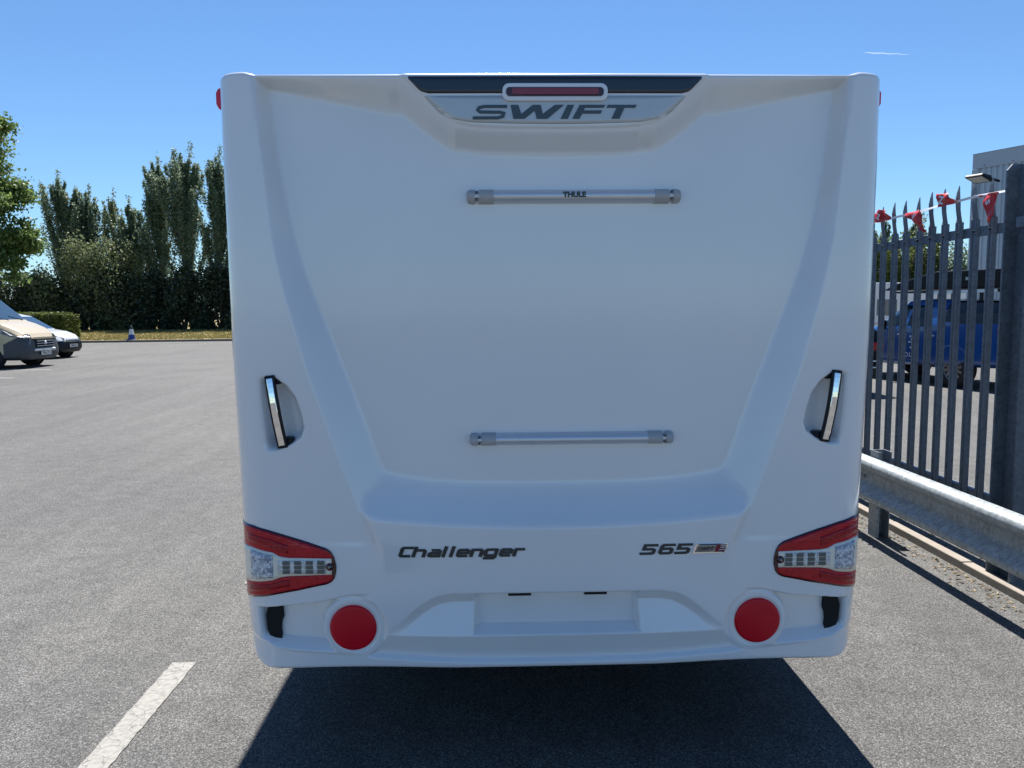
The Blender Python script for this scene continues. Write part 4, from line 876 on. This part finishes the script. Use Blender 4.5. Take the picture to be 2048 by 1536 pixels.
# grass blades on the verge
GR1 = leaf_mat('dry_grass_blades', (.32, .255, .095), (.20, .185, .06), .25, .7)
n = 26000; gx = rng.uniform(-42, -11, n); gy = 41+.115*(gx+22)+.2+rng.random(n)**1.3*17; gz = .12+.0125*np.maximum(0, gy-41); a = rng.uniform(0, 6.28, n); h = rng.uniform(.04, .13, n); wd = .035
b0 = np.stack([gx-np.cos(a)*wd, gy-np.sin(a)*wd, gz], 1); b1 = np.stack([gx+np.cos(a)*wd, gy+np.sin(a)*wd, gz], 1); b2 = np.stack([gx+rng.uniform(-.05, .05, n), gy+rng.uniform(-.05, .05, n), gz+h], 1)
o = link('verge_grass', np_mesh('verge_grass', np.stack([b0, b1, b2], 1).reshape(-1, 3), np.arange(3*n).reshape(n, 3)), GR1); tag(o, 'sparse dry grass blades on the verge beyond the car park', 'grass', kind='stuff')
cone = empty('traffic_cone', (-20.6, 41.55, .125), 0, 'blue and white traffic cone standing on the verge kerb', 'cone')
CB = mat('blue_cone_plastic', (.012, .05, .26), .5, var=.1); CW = mat('white_cone_sleeve', (.72, .74, .76), .4, var=.08)
MB().box((-.23, -.23, 0), (.23, .23, .04)).build('base', CB, cone, bevel=.02)
MB().lathe([(.19, .04), (.145, .30)], 24).build('lower_cone', CB, cone, True); MB().lathe([(.148, .30), (.085, .60)], 24).build('sleeve', CW, cone, True); MB().lathe([(.085, .60), (.045, .80), (.03, .81), (0, .81)], 24).build('top', mat('dark_cone_top', (.02, .05, .06), .6, var=.1), cone, True)

# ------------------------------------------------------------------ foliage
def leaves_mesh(name, pts, size, squash=1.0, dirs=None):
    n = len(pts); A = rng.normal(size=(n, 3)); A /= np.linalg.norm(A, axis=1)[:, None]+1e-9; B = rng.normal(size=(n, 3)); B -= A*(A*B).sum(1)[:, None]; B /= np.linalg.norm(B, axis=1)[:, None]+1e-9
    s = size*rng.uniform(.6, 1.3, n)[:, None]; co = np.stack([pts+A*s*.6, pts+B*s*.38, pts-A*s*.6, pts-B*s*.38], 1).reshape(-1, 3)
    return np_mesh(name, co, np.arange(4*n).reshape(n, 4))
BARK = mat('grey_brown_bark', (.07, .06, .05), .9, var=.3, vscale=6, bump=.5, bscale=30)
def tree_root(name, base, label, cat='tree', group=None): return empty(name, base, 0, label, cat, group)
def poplar(base, Ht, spread, nleaf, lm, label, group, nb=44, lsize=.14, bare=.12):
    root = tree_root('poplar_tree', base, label, 'tree', group); mb = MB(); mb.tube([(0, 0, -.2), (.05, 0, Ht*.4), (0, .05, Ht*.93)], [.16*Ht/14+.05, .11*Ht/14, .015], 8); pts = []
    per = nleaf//(nb+1)
    def br(p0, d, L, k):
        q = []; p = np.array(p0, float); d = np.array(d, float); seg = 7; pl = [p.copy()]
        for i in range(seg):
            d = d+np.array([rng.normal(0, .05), rng.normal(0, .05), .16]); d /= np.linalg.norm(d); p = p+d*L/seg; pl.append(p.copy())
        mb.tube([tuple(a_) for a_ in pl], [max(.008, .045*(1-i/(seg+.5))*L/4) for i in range(seg+1)], 5, cap=False)
        t = rng.random(k)**.8*.98+.02; t = t*seg; i0 = np.minimum(t.astype(int), seg-1); fr = (t-i0)[:, None]; pl = np.array(pl)
        c = pl[i0]*(1-fr)+pl[i0+1]*fr; rad = (.14+.22*np.sin(np.clip(t/seg, 0, 1)*3.14)**.6)[:, None]*L*.13+.05
        pts.append(c+rng.normal(size=(k, 3))*rad*np.array([.75, .75, 1.0])*.7)
    for i in range(nb):
        h = Ht*(bare+(.86-bare)*((i+rng.random())/nb)); a = rng.uniform(0, 6.283); sl = spread/Ht*rng.uniform(1.6, 4.6); L = min((Ht*rng.uniform(.90, 1.0)-h)*.92, Ht*.48)*rng.uniform(.75, 1.05)
        br((0, 0, h), (math.cos(a)*sl, math.sin(a)*sl, .8), L, int(per*(.5+1.1*L/(Ht*.4))))
    br((0, 0, Ht*.6), (.02, 0, 1), Ht*.42, per)
    mb.build('trunk', BARK, root, True)
    link('crown', leaves_mesh('crown', np.concatenate(pts), lsize), lm, root)
    return root
def bush(name, base, rx, ry, rz, nleaf, lsize, lm, label, cat='shrub', group=None, lumps=9, upright=0.):
    root = tree_root(name, base, label, cat, group); pts = []
    for i in range(lumps):
        a = rng.uniform(0, 6.283); q = rng.random()**.5*.62; c = np.array([math.cos(a)*q*rx, math.sin(a)*q*ry, rz*(.30+.55*rng.random()*(1-.5*q))]) if i % 3 else np.array([math.cos(i)*.6*rx, math.sin(i)*.6*ry, rz*.16]); rr = np.array([rx, ry, rz*.75])*rng.uniform(.34, .55)
        k = nleaf//lumps; d = rng.normal(size=(k, 3)); d /= np.linalg.norm(d, axis=1)[:, None]; p = c+d*rr*(rng.random(k)**.35)[:, None]*(1+rng.normal(0, .07, k))[:, None]
        if upright: p[:, 2] += np.abs(rng.normal(0, upright, k))*(rng.random(k) > .6)
        pts.append(p)
    p = np.concatenate(pts); p[:, 2] = np.abs(p[:, 2])+.02; link('crown', leaves_mesh('crown', p, lsize), lm, root)
    mb = MB()
    for i in range(5):
        a = i*1.3; mb.tube([(0, 0, -.2), (math.cos(a)*rx*.25, math.sin(a)*ry*.25, rz*.4), (math.cos(a)*rx*.45, math.sin(a)*ry*.45, rz*.8)], [.09, .06, .015], 6)
    mb.build('stem', BARK, root, True); return root
POP = leaf_mat('poplar_leaves', (.085, .135, .075), (.28, .355, .23), .45, .5)
WIL = leaf_mat('willow_leaves', (.10, .13, .055), (.23, .265, .125), .36, .6)
DRK = leaf_mat('dark_shrub_leaves', (.022, .038, .022), (.065, .09, .05), .15, .5)
SYC = leaf_mat('sycamore_leaves', (.06, .115, .026), (.19, .265, .07), .42, .5)
HDG = leaf_mat('hedge_leaves', (.05, .085, .016), (.17, .20, .04), .28, .6)
gp = 'poplars along the far edge of the car park'
gz0 = .33
for (x, y, h, spd, nl, lab) in [
  (-33.9, 60, 12.6, 1.5, 17000, 'leftmost poplar, two-tipped, rising beside the sycamore'),
  (-32.3, 60.6, 11.6, 1.2, 13000, 'second poplar from the left, shorter, close against the first'),
  (-28.7, 60.4, 10.6, 1.3, 13000, 'low poplar in the dip between the tall poplars'),
  (-26.5, 60, 13.7, 1.6, 21000, 'tall poplar right of the dip, third from the caravan'),
  (-24.1, 59.6, 14.6, 1.7, 24000, 'tallest poplar, second from the caravan'),
  (-21.8, 60, 14.4, 1.5, 22000, 'poplar partly cut off by the caravan side'),
  (-19.3, 60.4, 13.8, 1.5, 7000, 'poplar hidden behind the caravan edge')]:
    poplar((x, y, gz0), h-gz0, spd, nl, POP, lab, gp)
poplar((-30.6, 61, gz0), 11.1, 1.1, 3200, WIL, 'thin pale poplar with sparse wispy top in the dip', gp, nb=18, lsize=.14, bare=.3)
bush('willow_bush', (-30.3, 57.6, gz0), 3.6, 2.2, 7.6, 16000, .17, WIL, 'pale olive willow bush in front of the poplars', 'bush', None, 12, .35)
bush('willow_bush', (-34.2, 57.0, gz0), 2.2, 1.8, 5.4, 7000, .17, WIL, 'smaller olive bush between sycamore and willow', 'bush', None, 9, .3)
gs = 'dark shrubs forming the screen below the poplars'
labs = ['dark shrub at the far left below the sycamore', 'dark shrub behind the camper van', 'dark shrub behind the clipped hedge', 'dark shrub just right of the clipped hedge', 'dark shrub under the willow bush', 'dark shrub left of the traffic cone', 'dark shrub behind the traffic cone', 'dark shrub right of the traffic cone', 'dark shrub beside the caravan edge', 'dark shrub hidden behind the caravan']
for i in range(10):
    x = -41.5+i*2.55
    bush('dark_shrub', (x, 57.4+rng.uniform(-.5, .5), gz0-.1), 2.0, 1.7, [4.6, 5.2, 4.6, 4.2, 4.4, 4.8, 4.4, 4.7, 4.8, 4.6][i]+rng.uniform(-.2, .4), 9500, .21, DRK, labs[i], 'shrub', gs, 12)
# the same tree screen carries on behind the caravan
def copy_thing(root, loc, rz, label):
    o = root.copy(); C.objects.link(o); o.location = loc; o.rotation_euler = (0, 0, rz); o['label'] = label
    for ch in root.children:
        c = ch.copy(); C.objects.link(c); c.parent = o
    return o
pops = [o for o in C.objects if o.name.startswith('poplar_tree') and o.get('group') == gp][:7]
shr = [o for o in C.objects if o.name.startswith('dark_shrub')]
for i in range(13): copy_thing(pops[(i*3) % 7], (-16.8+i*2.5, 60.2+rng.uniform(-.5, .5), gz0), i*1.9, 'poplar wholly hidden behind the caravan')
for i in range(15): copy_thing(shr[(i*3+1) % 10], (-15.9+i*2.5, 57.4+rng.uniform(-.4, .4), gz0-.1), i*2.3, 'dark shrub wholly hidden behind the caravan')
# sycamore at the left edge
sy = tree_root('sycamore_tree', (-25.6, 33.5, 0), 'bright green leafy tree cut off by the left edge', 'tree'); mb = MB(); pts = []
mb.tube([(0, 0, -.2), (.1, 0, 2.2), (.2, .1, 4.2), (.3, .1, 7.5)], [.26, .22, .17, .06], 10)
clumps = [(2.9, 0, 10.3, .9), (2.2, -.3, 10.9, .8), (3.2, -.2, 7.6, 1.0), (2.5, .4, 8.8, 1.1), (3.5, .3, 6.6, .95), (1.8, .2, 9.9, 1.0), (2.9, -.6, 5.6, 1.0), (4.0, .2, 4.9, .85), (3.4, .0, 4.2, .9), (2.3, -.5, 3.8, .9), (1.4, -.9, 6.6, 1.5), (.4, .8, 8.4, 1.6), (.2, -.4, 10.2, 1.2), (1.3, .9, 4.6, 1.2), (-1.4, 0, 7.2, 1.8), (-1.8, .6, 5.0, 1.6), (-.8, -.6, 9.4, 1.4), (4.2, -.3, 5.3, .6), (2.0, 0, 7.9, 1.1)]
for (x, y, z, rr) in clumps:
    d = Vector((x, y, z)); st_ = Vector((.2, .1, max(2.0, z*.55))); md = (st_+d)*.5+Vector((0, 0, .35)); mb.tube([st_, md, d], [.07, .045, .012], 6)
    for j in range(4):
        e = d+Vector(tuple(rng.normal(0, rr*.5, 3))); mb.tube([d*.75+md*.25, e], [.02, .006], 4)
    for j in range(7):
        c = np.array([x, y, z])+rng.normal(0, rr*.45, 3); k = 260; p = c+rng.normal(size=(k, 3))*np.array([.30, .30, .17])*rr; pts.append(p)
mb.build('trunk', BARK, sy, True); link('crown', leaves_mesh('crown', np.concatenate(pts), .155), SYC, sy)
# clipped hedge
hd = tree_root('clipped_hedge', (-29.5, 43.6, .14), 'low clipped box hedge ending beside the grass verge', 'hedge'); n = 22000
L_, W_, H_ = 9.0, 1.6, 1.48; fcx = rng.random(n); p = np.stack([rng.uniform(-L_/2, L_/2, n), rng.uniform(-W_/2, W_/2, n), rng.uniform(.02, H_, n)], 1)
k = rng.integers(0, 10, n); p[k < 4, 1] = -W_/2; p[(k >= 4) & (k < 7), 2] = H_; p[(k == 7), 0] = L_/2; p += rng.normal(0, .045, p.shape); q = (np.abs(p[:, 0]) > L_/2-.35); p[q, 2] = np.minimum(p[q, 2], H_-.05)
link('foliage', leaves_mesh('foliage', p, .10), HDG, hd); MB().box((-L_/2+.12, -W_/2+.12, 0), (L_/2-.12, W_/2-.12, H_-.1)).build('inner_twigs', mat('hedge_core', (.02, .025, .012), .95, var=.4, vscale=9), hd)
rfn = empty('timber_rail_fence', (-26.0, 42.0, .12), 0, 'weathered timber post and rail in front of the clipped hedge', 'fence'); WOOD = mat('weathered_timber', (.10, .085, .065), .85, var=.3, vscale=7)
for x in (0, -2.2, -4.4): MB().box((x-.06, -.06, -.2), (x+.06, .06, 1.15)).build('post', WOOD, rfn, bevel=.015)
MB().box((-5.2, -.09, .72), (.1, -.06, .84)).build('rail', WOOD, rfn, bevel=.01)
# trees beyond the fence on the right
gr = 'trees beyond the yard behind the fence'
labr = ['sunlit bushy tree beyond the fence, next to the caravan edge', 'second bushy tree from the caravan edge, beyond the fence', 'bushy tree above the pickup cab, beyond the fence', 'darker bushy tree beside the corrugated building', 'bushy tree partly behind the corrugated building', 'bushy tree hidden behind the caravan, beyond the fence']
for i, (x, h) in enumerate([(25.0, 5.9), (26.9, 6.2), (28.8, 6.4), (30.8, 6.6), (33.0, 6.8), (22.8, 6.0)]):
    bush('bushy_tree', (x, 48+rng.uniform(-.6, .6), 0), 1.9, 1.7, h, 7500, .19, HDG if i in (0, 1, 2) else POP, labr[i], 'tree', gr, 12, .2)
for i, (x, h) in enumerate([(26.0, 7.6), (27.7, 7.9), (30.0, 8.2), (24.5, 7.4)]):
    poplar((x, 52, 0), h, .6, 2600, POP, ['spindly conifer-like tree tip left of the red flags', 'spindly tree tip behind the second red flag', 'spindly tree tip nearest the corrugated building', 'spindly tree tip beside the caravan edge'][i], 'spindly tree tips over the fence', nb=16, lsize=.16)
# ------------------------------------------------------------------ faint vapour trail
VT = bpy.data.materials.new('vapour'); VT.use_nodes = True; nn = VT.node_tree; tr = nn.nodes.new('ShaderNodeBsdfTransparent'); df = nn.nodes.new('ShaderNodeBsdfTranslucent'); df.inputs[0].default_value = (.9, .93, 1, 1); ms = nn.nodes.new('ShaderNodeMixShader'); ms.inputs[0].default_value = .10
nn.links.new(tr.outputs[0], ms.inputs[1]); nn.links.new(df.outputs[0], ms.inputs[2]); nn.links.new(ms.outputs[0], nn.nodes['Material Output'].inputs[0])
mb = MB(); mb.tube([(714+9.2*i, 1500, 485.9-.36*i+.5*math.sin(i*2)) for i in range(11)], [.15, .8, 1.2, 1.3, 1.2, 1.0, .9, .8, .6, .4, .1], 8); o = mb.build('vapour_trail', VT, None, True); tag(o, 'short faint white vapour trail in the blue sky', 'vapour trail')
